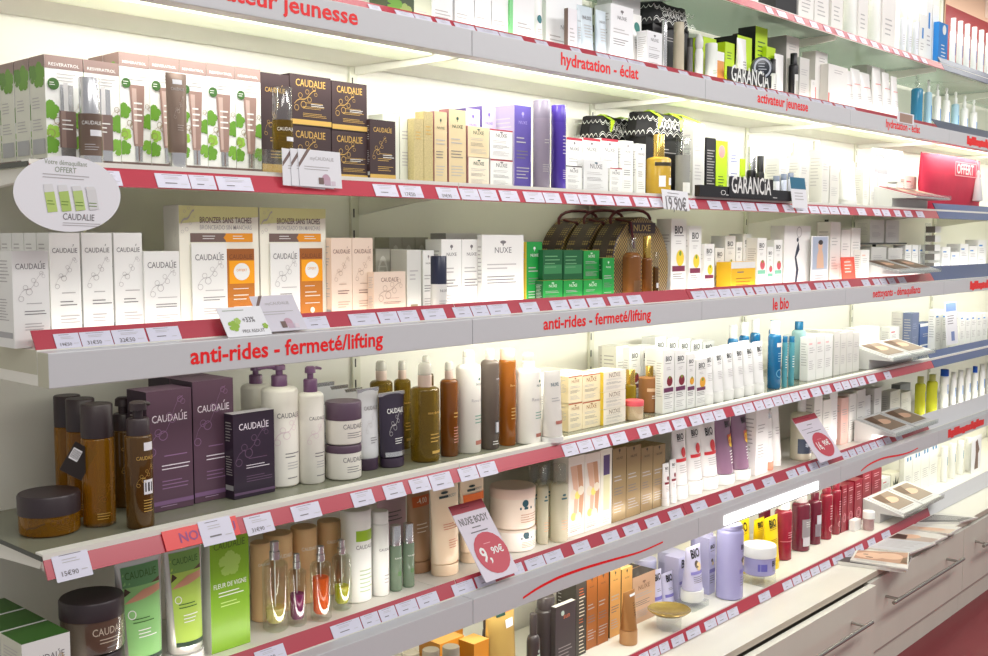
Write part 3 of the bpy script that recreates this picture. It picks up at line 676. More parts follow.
carton('S1', 693, 704.5, 124, 'tall grey-white carton right of the lime ribboned gift boxes', lambda: white_plain(front=C(216, 214, 210)), Y=.112, d=.035)
carton('S1', 706, 715.5, 138, 'black carton with small print beside the lime one', lambda: dict(front=BLACK, p=[('l', PALEINK, .1, .9, .8, 14, .045), ('r', LIME, 0, 0, 1, .1)]), Y=.112, d=.03)
carton('S1', 716, 727, 141, 'lime green carton with a pink flower, above the black sign', lambda: dict(front=LIME, p=[('c', C(240, 150, 150), .5, .82, .3), ('l', DKGREEN, .2, .8, .4, 5, .05)]), Y=.112, d=.04)
carton('S1', 729, 739.5, 140, 'white carton with blue print behind the black sign', lambda: white_plain(ink=C(120, 130, 190)), Y=.112, d=.04)
carton('S1', 740.5, 745, 159, 'narrow lime green carton behind the black sign', lambda: dict(front=LIME, p=[('l', DKGREEN, .2, .8, .6, 5, .05)]), Y=.112, d=.04)
bottle('S1', 746, 756, 147, 'black bottle with silver cap behind the black sign', BLACK, SILVER, [('r', PAPER, .5, .2, .8, .5)], Y=.105, cap_h=.42, cap_r=.9, name='serum_bottle')
bottle('S1', 755.5, 764, 156, 'small all-black bottle beside the silver capped black one', BLACK, BLACK, Y=.075, cap_h=.35, cap_r=.8, name='serum_bottle')
# sign board
xa = on_y(699, 194, .028).x; xb = on_y(792, 200, .028).x; xs = on_y(728, 188, .028).x; xe = on_y(772, 188, .028).x; zl = ROW['S1'][0] + .001; zt = on_y(745, 188, .028).z; zh = on_y(750, 178, .028).z
root = empty('brand_sign', ((xa + xb) / 2, .03, zl)); tag(root, 'black stepped sign with white capital letters on the third shelf', 'sign')
b = MB(); b.box(xa, xb, .026, .042, zl, zt, BLACK); b.box(xs, xe, .024, .0255, zl + .004, zh, BLACK)
prints(b, [('l', PALEINK, .3, .75, .5, 1, .16), ('l', WHITE, .26, .85, .28, 1, .2), ('o', WHITE, .23, .45, .025, .22)], lambda fx, fz, L: (xa + fx * (xb - xa), .026 - L, zl + fz * (zt - zl)), xb - xa, zt - zl)
prints(b, [('t', WHITE, 'GARANCiA', .5, .62, .9, 1.6, .015)], lambda fx, fz, L: (xs + fx * (xe - xs), .024 - L, zl + .004 + fz * (zh - zl - .004)), xe - xs, zh - zl)
b.build('board', root, (-(xa + xb) / 2, -.03, -zl))
for i, (ul, ur, vt, col) in enumerate(((772, 779, 176, C(214, 216, 226)), (780, 786, 174, C(200, 206, 224)), (787, 793, 173, C(210, 214, 226)))):
    bottle('S1', ul, ur, vt, 'small pale blue vial, %s of three behind the end of the black sign' % ['left', 'middle', 'right'][i], col, C(120, 130, 150), Y=.098, cap_h=.2, name='vial', cat='bottle', group='pale blue vials behind the black sign')
tealp = [('r', C(40, 110, 140), 0, .62, 1, 1), ('t', WHITE, 'vinexpert', .5, .76, .7), ('l', PALEINK, .2, .8, .5, 3, .1)]
xa = on_y(793, 192, .015).x; xb = on_y(808, 192, .015).x; za = on_y(800, 208, .015).z; zb = on_y(800, 177, .015).z
card('shelf_card', 'upright white card with teal rounded head beside the black sign', 'card', ((xa + xb) / 2, .014, za), xb - xa, zb - za, [e for e in tealp if e[0] != 't'], rot=(math.radians(-8), 0, 0))
# pale range further along the third shelf
pal = lambda f=C(218, 216, 210): white_plain(front=f)
for i, (ul, ur, vt) in enumerate(((779, 789, 158), (790, 799, 148), (800, 809, 156), (810, 821, 146), (822, 829, 150), (830, 839, 166))):
    if i in (1, 3): bottle('S1', ul, ur, vt - 5, 'tall frosted white bottle, %s of two among pale cartons' % ['left', 'right'][i // 2], C(214, 212, 204, .2), C(226, 224, 216), Y=.17, cap_h=.14, cap_r=.6, name='lotion_bottle', group='frosted bottles among pale cartons')
    else: carton('S1', ul, ur, vt, 'pale white carton, %s in the run right of the black sign' % ORD[i].replace('frontmost', 'first'), pal, Y=.11, d=.05, group='pale cartons right of the black sign')
tube('S1', 849, 862, 161, 'white upside-standing tube with grey top edge past the pale cartons', C(240, 240, 238), C(232, 232, 230), [('l', PALEINK, .2, .8, .8, 2, .05), ('l', PALEINK, .2, .8, .5, 2, .05)], Y=.09)
for i, (ul, ur, vt) in enumerate(((841, 848, 172), (863, 869, 170), (870, 877, 172), (878, 886, 176))):
    carton('S1', ul, ur, vt, 'low white carton, %s in the run around the upside-standing tube' % ['first', 'second', 'third', 'fourth'][i], pal, Y=.15, d=.05, group='low white cartons by the tube')
def poster(row, ul, ur, vt, vb, Y, desc, p, base=PAPER, rot=(math.radians(-6), 0, 0), name='photo_card', t=.003):
    a = on_y(ul, (vt + vb) / 2, Y); c = on_y(ur, (vt + vb) / 2, Y); zb = on_y((ul + ur) / 2, vb, Y).z; zt = on_y((ul + ur) / 2, vt, Y).z
    return card(name, desc, 'card', ((a.x + c.x) / 2, Y, zb), c.x - a.x, zt - zb, p, base, t, rot)
SKIN = C(226, 184, 156, .5)
poster('S1', 875, 888, 148, 177, .15, 'small grey portrait card standing above low white cartons', [('r', C(150, 150, 154), 0, .1, 1, 1), ('c', C(226, 222, 218), .45, .5, .28, .24), ('p', C(90, 88, 92), [(.1, .5), (.2, .85), (.7, .9), (.9, .6), (.7, .72), (.35, .72)])])
poster('S1', 888.5, 905, 150, 178, .15, 'pale lilac display card right of the grey portrait card', [('r', C(206, 206, 226), .45, .05, .98, .8), ('l', PALEINK, .1, .4, .8, 4, .08)])
carton('S1', 888, 896, 184, 'grey banded small carton below the lilac display card', lambda: white_plain(GREY), Y=.16, d=.04)
carton('S1', 897, 903, 182, 'slim white carton below the lilac display card', pal, Y=.16, d=.04)
carton('S1', 905, 916, 176, 'peach carton left of the red pouch', lambda: white_plain(ROSE, front=C(240, 216, 208)), Y=.14, d=.04)
# red pouch
xa = on_y(923, 180, .10).x; xb = on_y(981, 180, .10).x; zt = on_y(950, 157, .10).z; z0 = ROW['S1'][0]
root = empty('pouch', ((xa + xb) / 2, .11, z0 + .0005)); tag(root, 'crimson zipped pouch marked OFFERT with a grey tassel', 'pouch')
W = xb - xa; H = zt - z0; b = MB(); rings = []
for t in (0, .08, .5, .9, 1):
    th = .012 + .02 * math.sin(PI * min(.98, t * .9 + .06)); rings.append([(W / 2 * math.cos(a_) * (abs(math.cos(a_)) ** -.7 if abs(math.cos(a_)) > .01 else 1), th * math.sin(a_), H * t + .004 * math.sin(3 * a_) * (t > .5)) for a_ in [2 * PI * k / 28 + .02 for k in range(28)]])
CRIM = mat('crimson_cloth', (196, 40, 70), .65, noise=(14, .16, (1, 1, 1)))
b.loft(rings, CRIM)
prints(b, [('t', WHITE, 'OFFERT', .60, .79, .30, 1.0, .02), ('r', C(230, 190, 190), .42, .655, .80, .67), ('r', C(230, 190, 190), .42, .9, .80, .915), ('r', C(230, 190, 190), .42, .655, .43, .915), ('r', C(230, 190, 190), .79, .655, .80, .915)], lambda fx, fz, L: (-W / 2 + fx * W, -.034 - L, fz * H), W, H)
b.build('cloth_bag', root)
z_ = MB(); z_.sweep([(-W / 2, 0, H + .002), (W / 2, 0, H + .002)], .003, C(120, 20, 40), 6); z_.build('zipper', root)
t_ = MB(); t_.lathe([(.004, H * .2), (.022, H * .22), (.012, H * .62), (.006, H * .68), (.008, H * .74), (.003, H * .8)], C(196, 194, 196, .6), 14, W * .27, -.05); t_.sweep([(W * .27, -.05, H * .78), (W * .3, -.03, H), (W * .38, 0, H + .004)], .0015, C(60, 40, 40), 6); t_.build('tassel', root)
# leaflet trays at the section ends
def leaflet_tray(row, ul, ur, vlow, desc, z, col=C(222, 222, 220)):
    xa = on_y(ul, vlow, .03).x; xb = on_y(ur, vlow, .03).x; w = min(.42, max(.12, xb - xa))
    root = empty('leaflet_tray', (xa + w / 2, .05, z + .0005)); tag(root, desc, 'tray', 'sloping leaflet trays at the section ends')
    pf = [(.03, 0), (.10, 0), (.10, .085), (-.06, .042), (-.06, .037), (.03, .037)]
    b = MB(); b.loft([[(-w / 2, y, zz) for y, zz in pf], [(w / 2, y, zz) for y, zz in pf]], C(206, 206, 204, .35), False); b.build('tray_body', root)
    f = MB(); f.box(-w / 2, w / 2, -.064, -.0605, .037, .054, CLEAR); f.build('front_stop', root)
    s = (.085 - .042) / .16
    for i in range(2):
        l = MB(); ww = w * .44; x0 = -w / 2 + .02 + i * w * .48
        vs = [(x0, -.056, .0468), (x0 + ww, -.056, .0468), (x0 + ww, .09, .0468 + .146 * s), (x0, .09, .0468 + .146 * s)]
        l.mesh(vs + [(a, b_, c - .003) for a, b_, c in vs], [(0, 1, 2, 3), (7, 6, 5, 4), (0, 4, 5, 1), (1, 5, 6, 2), (2, 6, 7, 3), (3, 7, 4, 0)], col)
        prints(l, [('r', C(150, 130, 112), .08, .2, .92, .94), ('c', SKIN, .5, .6, .26, .14), ('p', C(110, 84, 66), [(.1, .9), (.5, .93), (.3, .5), (.1, .6)]), ('l', PALEINK, .1, .9, .15, 1, .06)], lambda fx, fz, L: (x0 + fx * ww, -.056 + .146 * fz, .0470 + .146 * fz * s + L * 3), ww, .17)
        o = l.build('leaflet', None, root.location); tag(o, '%s printed leaflet lying in the %s' % (['left', 'right'][i], desc.replace('sloping ', '')), 'leaflet', 'leaflets in the sloping trays')
leaflet_tray('S1', 905, 940, 207, 'sloping leaflet tray before the crimson pouch', ROW['S1'][0], C(190, 90, 100))
leaflet_tray('S3', 888, 938, 282, 'sloping leaflet tray on the mid-height lettered shelf', ROW['S3'][0])
leaflet_tray('S4', 882, 934, 372, 'sloping leaflet tray on the fifth shelf', ROW['S4'][0])
leaflet_tray('S5', 885, 936, 440, 'sloping leaflet tray on the low grey fronted shelf', ROW['S5'][0])
leaflet_tray('S6', 893, 936, 518, 'sloping leaflet tray on the base shelf', ROW['S6'][0])

# ================================================================== mid-height lettered shelf
G = 'white cartons with grey vine prints'
cw = lambda: cau()
carton('S3', 13, 49.5, 251, 'white vine-print carton, lowest and leftmost on the lettered shelf', cw, Y=.075, d=.075, name='cream_carton', group=G)
carton('S3', 50.5, 81, 233, 'tall white vine-print carton, first of three alike', cw, Y=.105, d=.042, n=4, name='cream_carton', group=G)
carton('S3', 83, 113, 233, 'tall white vine-print carton, second of three alike', cw, Y=.105, d=.042, n=1, name='cream_carton', group=G)
carton('S3', 115, 143, 233, 'tall white vine-print carton, third of three alike', cw, Y=.105, d=.042, name='cream_carton', group=G)
carton('S3', 145, 180, 251.5, 'shorter white vine-print carton beside the first gift set', cw, Y=.10, d=.06, name='cream_carton', group=G)
GR = mat('gift_set_card', (244, 242, 226), .5)
def gift(desc, ul, ur, vt):
    p = [('p', C(226, 226, 160), [(0, .86), (1, .92), (1, 1), (0, 1)]), ('t', MAUVED, 'BRONZER SANS TACHES', .58, .89, .66, 1.5, .015), ('t', PALEINK, 'BRONCEADO SIN MANCHAS', .58, .832, .66, 1.4), ('r', MAUVED, .13, .715, .57, .785), ('r', ORANGE, .57, .715, .92, .785), ('p', ORANGE, [(.54, .75), (.57, .775), (.57, .725)]), ('l', WHITE, .28, .45, .765, 2, .02), ('l', WHITE, .66, .86, .765, 2, .02), ('v', PALEINK, .02, .86, .18, .96, .01)]
    o = carton('S3', ul, ur, vt, desc, dict(front=GR, side=C(226, 222, 212), p=p, s=[('v', PALEINK, .3, .2, .8, .8)]), Y=.115, d=.05, name='gift_set_box', group='gift set boxes with an orange tube carton')
    x, y, z = o.location; w = o['_w']; h = o['_h']
    def inset(name, fa, fb, ft, fr, pr, lab=None):
        b = MB(); ww = (fb - fa) * w; hh = ft * h; b.box(-ww / 2, ww / 2, -.004, -.0012, .004, hh, fr); prints(b, pr, lambda fx, fz, L: (-ww / 2 + fx * ww, -.004 - L, .004 + fz * (hh - .004)), ww, hh)
        q = b.build(name, o, ((fa + fb) / 2 * w - w / 2, 0, 0)); q['label'] = lab
    inset('white_carton_front', .13, .565, .705, WHITE, cau()['p'], 'white carton front with grey vine')
    inset('tanning_carton_front', .57, .92, .66, C(196, 120, 40), [('r', C(160, 92, 34), 0, .86, 1, 1), ('t', C(120, 66, 30), 'CAUDALIE', .5, .9, .86, 1.2), ('r', C(250, 166, 14), .06, .56, 1, .85), ('c', WHITE, .52, .71, .3, .11), ('t', ORANGE, 'OFFERT', .52, .73, .4, 1), ('l', WHITE, .2, .9, .5, 1, .03), ('l', CREAM, .2, .9, .42, 2, .05), ('l', WHITE, .2, .9, .27, 1, .03), ('c', CREAM, .52, .17, .1), ('l', CREAM, .1, .9, .08, 2, .03)], 'orange and brown carton front')
gift('cream gift set box with orange panel, left of the pair', 180, 259, 206.5)
gift('cream gift set box with orange panel, right of the pair', 260.5, 330.5, 208.5)
pe = lambda: cau(PEACH, C(140, 100, 90), C(190, 160, 140))
carton('S3', 331.5, 352, 238, 'peach vine-print carton, left of two right of the gift sets', pe, Y=.10, d=.05)
carton('S3', 352.5, 373, 238, 'peach vine-print carton, right of two right of the gift sets', pe, Y=.10, d=.05)
carton('S3', 374, 405.5, 272, 'low wide peach carton beside the two tall peach ones', lambda: cau(PEACH, C(140, 100, 90), C(190, 160, 140), wf=.55), Y=.08, d=.05)
gy = lambda: dict(front=C(176, 174, 160), p=[('o', C(206, 206, 196), .5, .5, .4, .4), ('l', C(206, 206, 196), .15, .85, .75, 8, .07)])
for i in range(2): carton('S3', 376 + i * 15, 390 + i * 15, 249, 'small grey-green carton, %s of two behind the low peach one' % ['left', 'right'][i], gy, Y=.17, d=.05, group='grey-green cartons at the back')
for i in range(3): carton('S3', 389.5 + i * 13, 402 + i * 13, 237.5, 'taller grey-green carton, %s of three at the back' % ['left', 'middle', 'right'][i], gy, Y=.26, d=.05, group='grey-green cartons at the back')
carton('S3', 407, 421, 250, 'pale grey carton with speckled lower print beside peach cartons', lambda: dict(front=C(222, 222, 214), p=[('l', PALEINK, .2, .8, .7, 3, .06), ('r', C(150, 140, 110), .25, .06, .75, .2)]), Y=.09, d=.05)
carton('S3', 423, 434, 250.5, 'narrow white carton behind the navy capped bottle', lambda: nuxe(), Y=.13, d=.06)
bottle('S3', 430.5, 447, 256, 'white bottle with tall navy cap before white cartons', C(236, 234, 228, .3), C(44, 48, 72, .3), [('t', INK, 'NUXE', .6, .8, .5), ('l', PALEINK, .3, .85, .5, 3, .07)], Y=.06, cap_h=.46, cap_r=.98, shoulder=0, name='serum_bottle')
for i, (a, b2) in enumerate(((441.5, 461.5), (462, 481))): carton('S3', a, b2, 239.5, 'white carton with tree mark, %s of two left of the large one' % ['left', 'right'][i], lambda: nuxe(), Y=.115, d=.05)
carton('S3', 446, 480, 233.5, 'grey-topped wide white carton behind the pair with tree marks', lambda: nuxe(side=GREY), Y=.18, d=.05)
carton('S3', 482, 523.5, 235, 'large square white carton with tree mark beside the green cartons', lambda: nuxe(wf=.4), Y=.10, d=.06)
gn = lambda: nuxe(BIOG, C(226, 240, 220), tree=C(200, 230, 200), side=C(16, 92, 44), top=C(206, 190, 90), wf=.4)
carton('S3', 526.5, 542, 242, 'tall green carton with gold side right of large white carton', lambda: nuxe(BIOG, WHITE, side=C(226, 196, 70)), Y=.10, d=.05)
for i, (a, b2) in enumerate(((543, 562.5), (563.5, 582.5), (583.5, 602))):
    q = carton('S3', a, b2, 280.5 - i * .3, 'small green carton, bottom row, %s of three' % ['left', 'middle', 'right'][i], gn, Y=.075, d=.055, group='small green cartons')
    carton('S3', a, b2, 250 + i * .3, 'small green carton, top row, %s of three' % ['left', 'middle', 'right'][i], gn if i == 2 else (lambda: dict(front=C(20, 96, 52), p=[('r', C(60, 140, 84), .05, .2, .95, .5), ('l', C(110, 170, 120), .1, .9, .8, 4, .12)])), Y=.085, d=.055, z=ROW['S3'][0] + q['_h'] + .001, group='small green cartons')
carton('S3', 602.5, 614, 258, 'narrow green carton right of the small green stack', gn, Y=.075, d=.05)

# barrel-shaped vanity cases
DOT = mat('vanity_leatherette', (74, 60, 54), .42)
DOTTED = mat('vanity_dotted', (70, 56, 50), .42)
nt = DOTTED.node_tree
tc = nt.nodes.new('ShaderNodeTexCoord'); mp = nt.nodes.new('ShaderNodeMapping'); mp.inputs['Rotation'].default_value = (0, math.radians(45), 0); mp.inputs['Scale'].default_value = (130, 130, 130)
vo = nt.nodes.new('ShaderNodeTexVoronoi'); vo.inputs['Scale'].default_value = 1; vo.inputs['Randomness'].default_value = 0
ct = nt.nodes.new('ShaderNodeMath'); ct.operation = 'LESS_THAN'; ct.inputs[1].default_value = .42
mx = nt.nodes.new('ShaderNodeMix'); mx.data_type = 'RGBA'; mx.inputs['A'].default_value = lin((66, 50, 46)); mx.inputs['B'].default_value = lin((164, 138, 78))
nt.links.new(tc.outputs['Object'], mp.inputs[0]); nt.links.new(mp.outputs[0], vo.inputs['Vector']); nt.links.new(vo.outputs['Distance'], ct.inputs[0]); nt.links.new(ct.outputs[0], mx.inputs['Factor']); nt.links.new(mx.outputs['Result'], nt.nodes['Principled BSDF'].inputs['Base Color'])
ROPE = C(92, 22, 32, .5)
xa = on_y(614, 255, .12).x; xb = on_y(670, 255, .12).x; W = xb - xa; zt = on_y(645, 217, .12).z; H = zt - ROW['S3'][0]
def case(y0, d, desc, ropes=True):
    root = empty('vanity_case', ((xa + xb) / 2, y0, ROW['S3'][0] + .0005)); tag(root, desc, 'case', 'barrel shaped vanity cases')
    prof = []
    for k in range(41):
        a = PI * (1.18 - 1.36 * k / 40); prof.append((W / 2 * math.cos(a) , max(0, H * .40 + H * .60 * math.sin(a)) if math.sin(a) > 0 else max(0, H * .40 + H * .95 * math.sin(a))))
    prof = [(x, z) for x, z in prof]; prof = [(prof[0][0] * .97, 0)] + prof + [(prof[-1][0] * .97, 0)]
    b = MB(); n = len(prof); ys = [0, .004, d * .3, d * .3 + .0001, d * .62, d * .62 + .0001, d - .004, d]; bands = [DOTTED, DOTTED, DOTTED, DOT, DOT, DOTTED, DOTTED]
    rings = [[(x * (1 - (.03 if y in (0, d) else 0)), y, z * (1 - (.02 if y in (0, d) else 0))) for x, z in prof] for y in ys]
    for j in range(len(ys) - 1):
        vs = rings[j] + rings[j + 1]; b.mesh(vs, [(k, n + k, n + (k + 1) % n, (k + 1) % n) for k in range(n)], bands[j], True)
    b.poly(rings[0], DOTTED); b.poly(list(reversed(rings[-1])), DOT); b.build('case_body', root)
    if ropes:
        r = MB(); pts = []
        for k in range(15):
            a = PI * k / 14; pts.append((W * .26 * math.cos(a), d * .5 - .028 * math.sin(a * 2), H * .99 + .022 * math.sin(a) - .03 * (abs(math.cos(a)) ** 3)))
        r.sweep(pts, .0042, ROPE, 8); r.build('cord_handle', root)
        k_ = MB(); k_.sweep([(-W * .2, d * .5 + .01, H * .97), (-W * .22, -.004, H * .93), (-W * .18, -.008, H * .62)], .0035, ROPE, 8); k_.build('cord_end', root)
    return root
c1 = case(.124, .078, 'brown dotted barrel vanity case behind perfume bottles, frontmost of three')
f = MB(); prints(f, [('r', C(58, 44, 42), .26, .80, .74, .93), ('t', C(196, 170, 96), 'NUXE', .5, .865, .3, .8)], lambda fx, fz, L: (-W / 2 + fx * W, -L - .0002, fz * H), W, H); f.build('case_lettering', c1)
case(.214, .078, 'brown dotted barrel vanity case, middle of three')
case(.304, .078, 'brown dotted barrel vanity case, hindmost of three')
PERF = mat('amber_perfume', (150, 98, 50), .08, clear=.4, coat=.4)
bottle('S3', 622, 641, 238, 'tall amber perfume bottle before dotted case, left of three', PERF, CLEAR, [('r', C(120, 84, 50), .3, .1, .7, .5)], Y=.058, cap_h=.22, cap_r=.5, shoulder=.1, name='perfume_bottle')
bottle('S3', 641.5, 652, 236, 'gold capped amber perfume bottle before dotted case, middle of three', PERF, GOLDM, [('r', PAPER, .3, .05, .7, .2)], Y=.058, cap_h=.33, cap_r=.8, shoulder=.05, name='perfume_bottle')
bottle('S3', 652.5, 658.5, 252, 'small dark amber bottle with clear cap before dotted case', DKAMBER, CLEAR, [('r', PAPER, .3, .4, .7, .55)], Y=.058, cap_h=.3, cap_r=.95, shoulder=.03, name='perfume_bottle')
# organic range
LEM = C(236, 206, 60)
for i, (ul, ur, vt, d_) in enumerate(((671, 688, 219, 'tallest white carton with yellow fruit beside the vanity cases'), (689, 703, 226, 'second white carton with yellow fruit from the vanity cases'), (704, 714, 244, 'shorter white carton with yellow fruit, third from the cases'))):
    carton('S3', ul, ur, vt, d_, lambda: bio(C(120, 40, 70), LEM), Y=.122 - i * .01, d=.05)
for i, (ul, ur, vt) in enumerate(((715, 724, 248), (725, 735, 236), (736, 742, 242), (743, 751, 234))):
    carton('S3', ul, ur, vt, 'white small-print carton, %s behind the yellow carton' % ['first', 'second', 'third', 'fourth'][i], lambda: bio(C(120, 40, 70), CREAM), Y=.14, d=.05, group='white cartons behind the yellow one')
carton('S3', 731, 755, 262, 'low wide yellow and white carton before white cartons', lambda: dict(front=WHITE, side=C(240, 190, 40), p=[('r', C(244, 190, 30), 0, .25, 1, .8), ('l', INK, .25, .55, .7, 1, .12), ('l', C(180, 120, 20), .2, .9, .5, 3, .1), ('l', INK, .1, .9, .18, 2, .08)]), Y=.075, d=.05)
for i, (ul, ur, vt) in enumerate(((757, 766, 238), (767, 773, 247), (774, 782, 240))):
    carton('S3', ul, ur, vt, 'white carton with red fruit, %s of three left of the silhouette panel' % ['first', 'second', 'third'][i], lambda: bio(C(120, 190, 160), ROSE), Y=.10, d=.05, group='white cartons with red fruit')
carton('S3', 784, 810, 226, 'white display box printed with a dark slim silhouette', lambda: dict(front=C(232, 230, 228), p=[('p', NAVY, [(.42, .1), (.5, .1), (.56, .3), (.46, .5), (.58, .62), (.54, .75), (.47, .66), (.4, .5), (.46, .3)]), ('c', NAVY, .5, .78, .04), ('o', PALEINK, .55, .9, .1)]), Y=.12, d=.05)
poster('S3', 811.5, 828, 236, 285, .10, 'tall photo card of a bather beside the silhouette box', [('r', C(176, 186, 206), .06, .32, .94, .98), ('p', SKIN, [(.3, .34), (.75, .34), (.7, .6), (.62, .72), (.4, .72), (.32, .6)]), ('c', SKIN, .5, .8, .14), ('c', C(60, 50, 50), .52, .87, .14, .05), ('l', PALEINK, .2, .8, .2, 3, .05)], rot=(0, 0, 0))
for i, (ul, ur, vt) in enumerate(((830, 840, 222), (841, 850, 230), (851, 860, 228))):
    carton('S3', ul, ur, vt, 'translucent pale tall carton, %s of three by the bather card' % ['left', 'middle', 'right'][i], lambda: white_plain(front=C(230, 226, 222)), Y=.13, d=.05, group='tall pale cartons by the bather card')
poster('S3', 843, 856, 257, 279, .085, 'orange tag card hanging before tall pale cartons', [('c', C(250, 120, 90), .5, .6, .35, .3), ('l', WHITE, .2, .8, .8, 4, .15)], base=C(240, 90, 70))
carton('S3', 861, 869, 250, 'plain white carton with peach band left of the little rack', lambda: white_plain(C(240, 200, 180)), Y=.10, d=.05)
# little two-tier rack of boxes
xa = on_y(868, 250, .13).x; xb = on_y(914, 250, .13).x; z0 = ROW['S3'][0]; zm = on_y(890, 243, .13).z
root = empty('tier_rack', ((xa + xb) / 2, .2, z0 + .0005)); tag(root, 'dark two-tier counter rack holding small cartons', 'rack')
b = MB(); w = xb - xa; b.box(-w / 2, w / 2, -.04, .1, zm - z0 - .006, zm - z0, C(70, 70, 66)); b.build('tier_board', root)
for sx in (-1, 1):
    b = MB(); b.box(sx * (w / 2 + .001) - .003, sx * (w / 2 + .001) + .003, .09, .104, 0, zm - z0 + .09, C(70, 70, 66)); b.build('post', root)
for i in range(2):
    carton('S3', 870 + i * 16, 884 + i * 15, 215 + i * 2, 'white carton on the upper tier, %s of two' % ['left', 'right'][i], pal, Y=.165, d=.06, z=zm + .001, group='cartons on the counter rack')
    carton('S3', 871 + i * 17, 886 + i * 16, 247 + i, 'white carton on the lower tier, %s of two' % ['left', 'right'][i], pal, Y=.165, d=.06, group='cartons on the counter rack')
for i in range(3):
    carton('S3', 905 + i * 7, 911 + i * 7, 245, 'slim white carton with blue bar, %s of three past the rack' % ['first', 'second', 'third'][i], lambda: white_plain(BLUE2), Y=.16, d=.05, group='slim blue barred cartons past the rack')
root = empty('sample_rack', (on_y(935, 250, .11).x, .12, ROW['S3'][0] + .0005)); tag(root, 'narrow upright rack of stepped white samples at the red and blue joint', 'rack')
b = MB(); b.box(-.03, .03, .02, .024, 0, .232, CLEAR); b.build('back_panel', root)
for i in range(6):
    b = MB(); b.box(-.032, .032, -.02, .019, 0.002 + i * .038, .028 + i * .038, C(236, 236, 232), left=C(120, 116, 110)); b.build('sample_step', root)
for i in range(5):
    carton('S3', 942 + i * 9, 950 + i * 9, (247, 252, 244, 246, 240)[i], 'white carton with blue bar, %s along the blue railed shelf' % ['first', 'second', 'third', 'fourth', 'fifth'][i], lambda: white_plain(BLUE2), Y=.12, d=.06, group='cartons on the blue railed mid shelf')
# ================================================================== fifth shelf (glass, below the mid-height lettered shelf)
jar('S4', 20, 84.5, 487, 'amber jar with black lid at the left end of the fifth shelf', AMBER, DARKCAP, [('t', C(110, 70, 20), 'CAUDALIE', .72, .72, .5, 1.3), ('v', C(90, 60, 20), .1, .4, .4, .7, .01), ('l', C(120, 80, 20), .55, .9, .5, 3, .09)], vb=538, lid_h=.5, body_r=.97, turn=-.35)
big = lambda: [('v', C(140, 90, 30), .3, .2, .9, .6, .006), ('l', GOLD, .35, .8, .16, 3, .03)]
bottle('S4', 80.5, 114, 402, 'tall amber oil bottle with black cap, front of three near left end', AMBER, DARKCAP, big(), vb=528, cap_h=.27, cap_r=.98, shoulder=.02, base=(GLASS, .03), name='oil_bottle')
bottle('S4', 66, 96, 397, 'tall amber oil bottle with black cap, middle of three near left end', AMBER, DARKCAP, big(), Y=.215, cap_h=.27, cap_r=.98, shoulder=.02, name='oil_bottle')
bottle('S4', 54, 82, 394, 'tall amber oil bottle with black cap, hindmost of three near left end', AMBER, DARKCAP, big(), Y=.285, cap_h=.27, cap_r=.98, shoulder=.02, name='oil_bottle')
p0 = on_y(66, 455, .155)
card('hang_tag', 'black hang tag with barcode on the amber oil bottles', 'tag', (p0.x + .004, .150, p0.z - .034), .044, .052, [('r', PAPER, .06, .45, .46, .82)] + [('r', BLACK, .1 + i * .05, .5, .12 + i * .05, .78) for i in range(7)], base=C(36, 30, 28), rot=(0, math.radians(34), 0))
gel = lambda: [('t', GOLD, 'CAUDALIE', .62, .78, .62, 1.3), ('r', PAPER, .55, .86, .9, .95), ('v', GOLD, .3, .5, .85, .68, .006), ('r', PAPER, .52, .38, .86, .54), ('r', BLACK, .56, .41, .82, .51), ('l', GOLD, .5, .9, .32, 5, .03)]
pump('S4', 125, 153.5, 401, 433, 'dark amber pump bottle before purple cartons, front of two', DKAMBER, DARKCAP, gel(), vb=530, name='pump_bottle', nozzle=.35, neckr=.86, shoulder=.02)
pump('S4', 112, 137, 397, 428, 'dark amber pump bottle before purple cartons, rear of two', DKAMBER, DARKCAP, gel(), Y=.22, nozzle=.35, neckr=.86, shoulder=.02)
pur = lambda f=PURPLE: cau(f, C(236, 226, 236), C(150, 112, 150), C(128, 98, 124), C(58, 44, 58), .78, .77, (.02, .5, .8, .92), [('r', C(130, 96, 134), 0, .05, 1, .085), ('l', C(180, 150, 180), .25, .75, .04, 1, .02)])  # highlight on the carton top is put into its lighter colour
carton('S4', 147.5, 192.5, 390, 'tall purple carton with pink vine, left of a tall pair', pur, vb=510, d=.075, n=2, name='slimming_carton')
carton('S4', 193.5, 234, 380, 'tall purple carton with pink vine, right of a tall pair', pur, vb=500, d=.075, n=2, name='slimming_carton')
o = carton('S4', 233.5, 274.5, 412, 'short dark purple carton beside the tall purple pair', lambda: cau(PURPLED, C(232, 224, 234), C(110, 84, 110), C(196, 192, 198), PURPLED, .72, .84, (.05, .45, .8, .78), [('r', C(104, 80, 108), 0, .04, 1, .07)]), vb=496, d=.06, name='slimming_carton')
MILK = C(236, 232, 222, .3)
mk = lambda: [('t', INK, 'CAUDALIE', .58, .76, .62, 1.25), ('v', C(226, 206, 210), .2, .5, .9, .74, .012), ('l', INK, .45, .9, .36, 2, .035), ('l', PALEINK, .5, .95, .26, 3, .03), ('l', INK, .5, .9, .1, 1, .03)]
pump('S4', 262.5, 300, 364, 384, 'large white pump bottle with purple pump, middle of three', MILK, PLUM, mk(), vb=488, nozzle=PI - .2, neckr=.45)
pump('S4', 300.5, 327, 366, 390, 'slimmer white pump bottle with purple pump beside the stacked jars', MILK, PLUM, mk(), vb=484, nozzle=.2, neckr=.55)
pump('S4', 241, 272, 366, 382, 'large white pump bottle with purple pump, rear left of three', MILK, PLUM, mk(), Y=.25, nozzle=.3, neckr=.45)
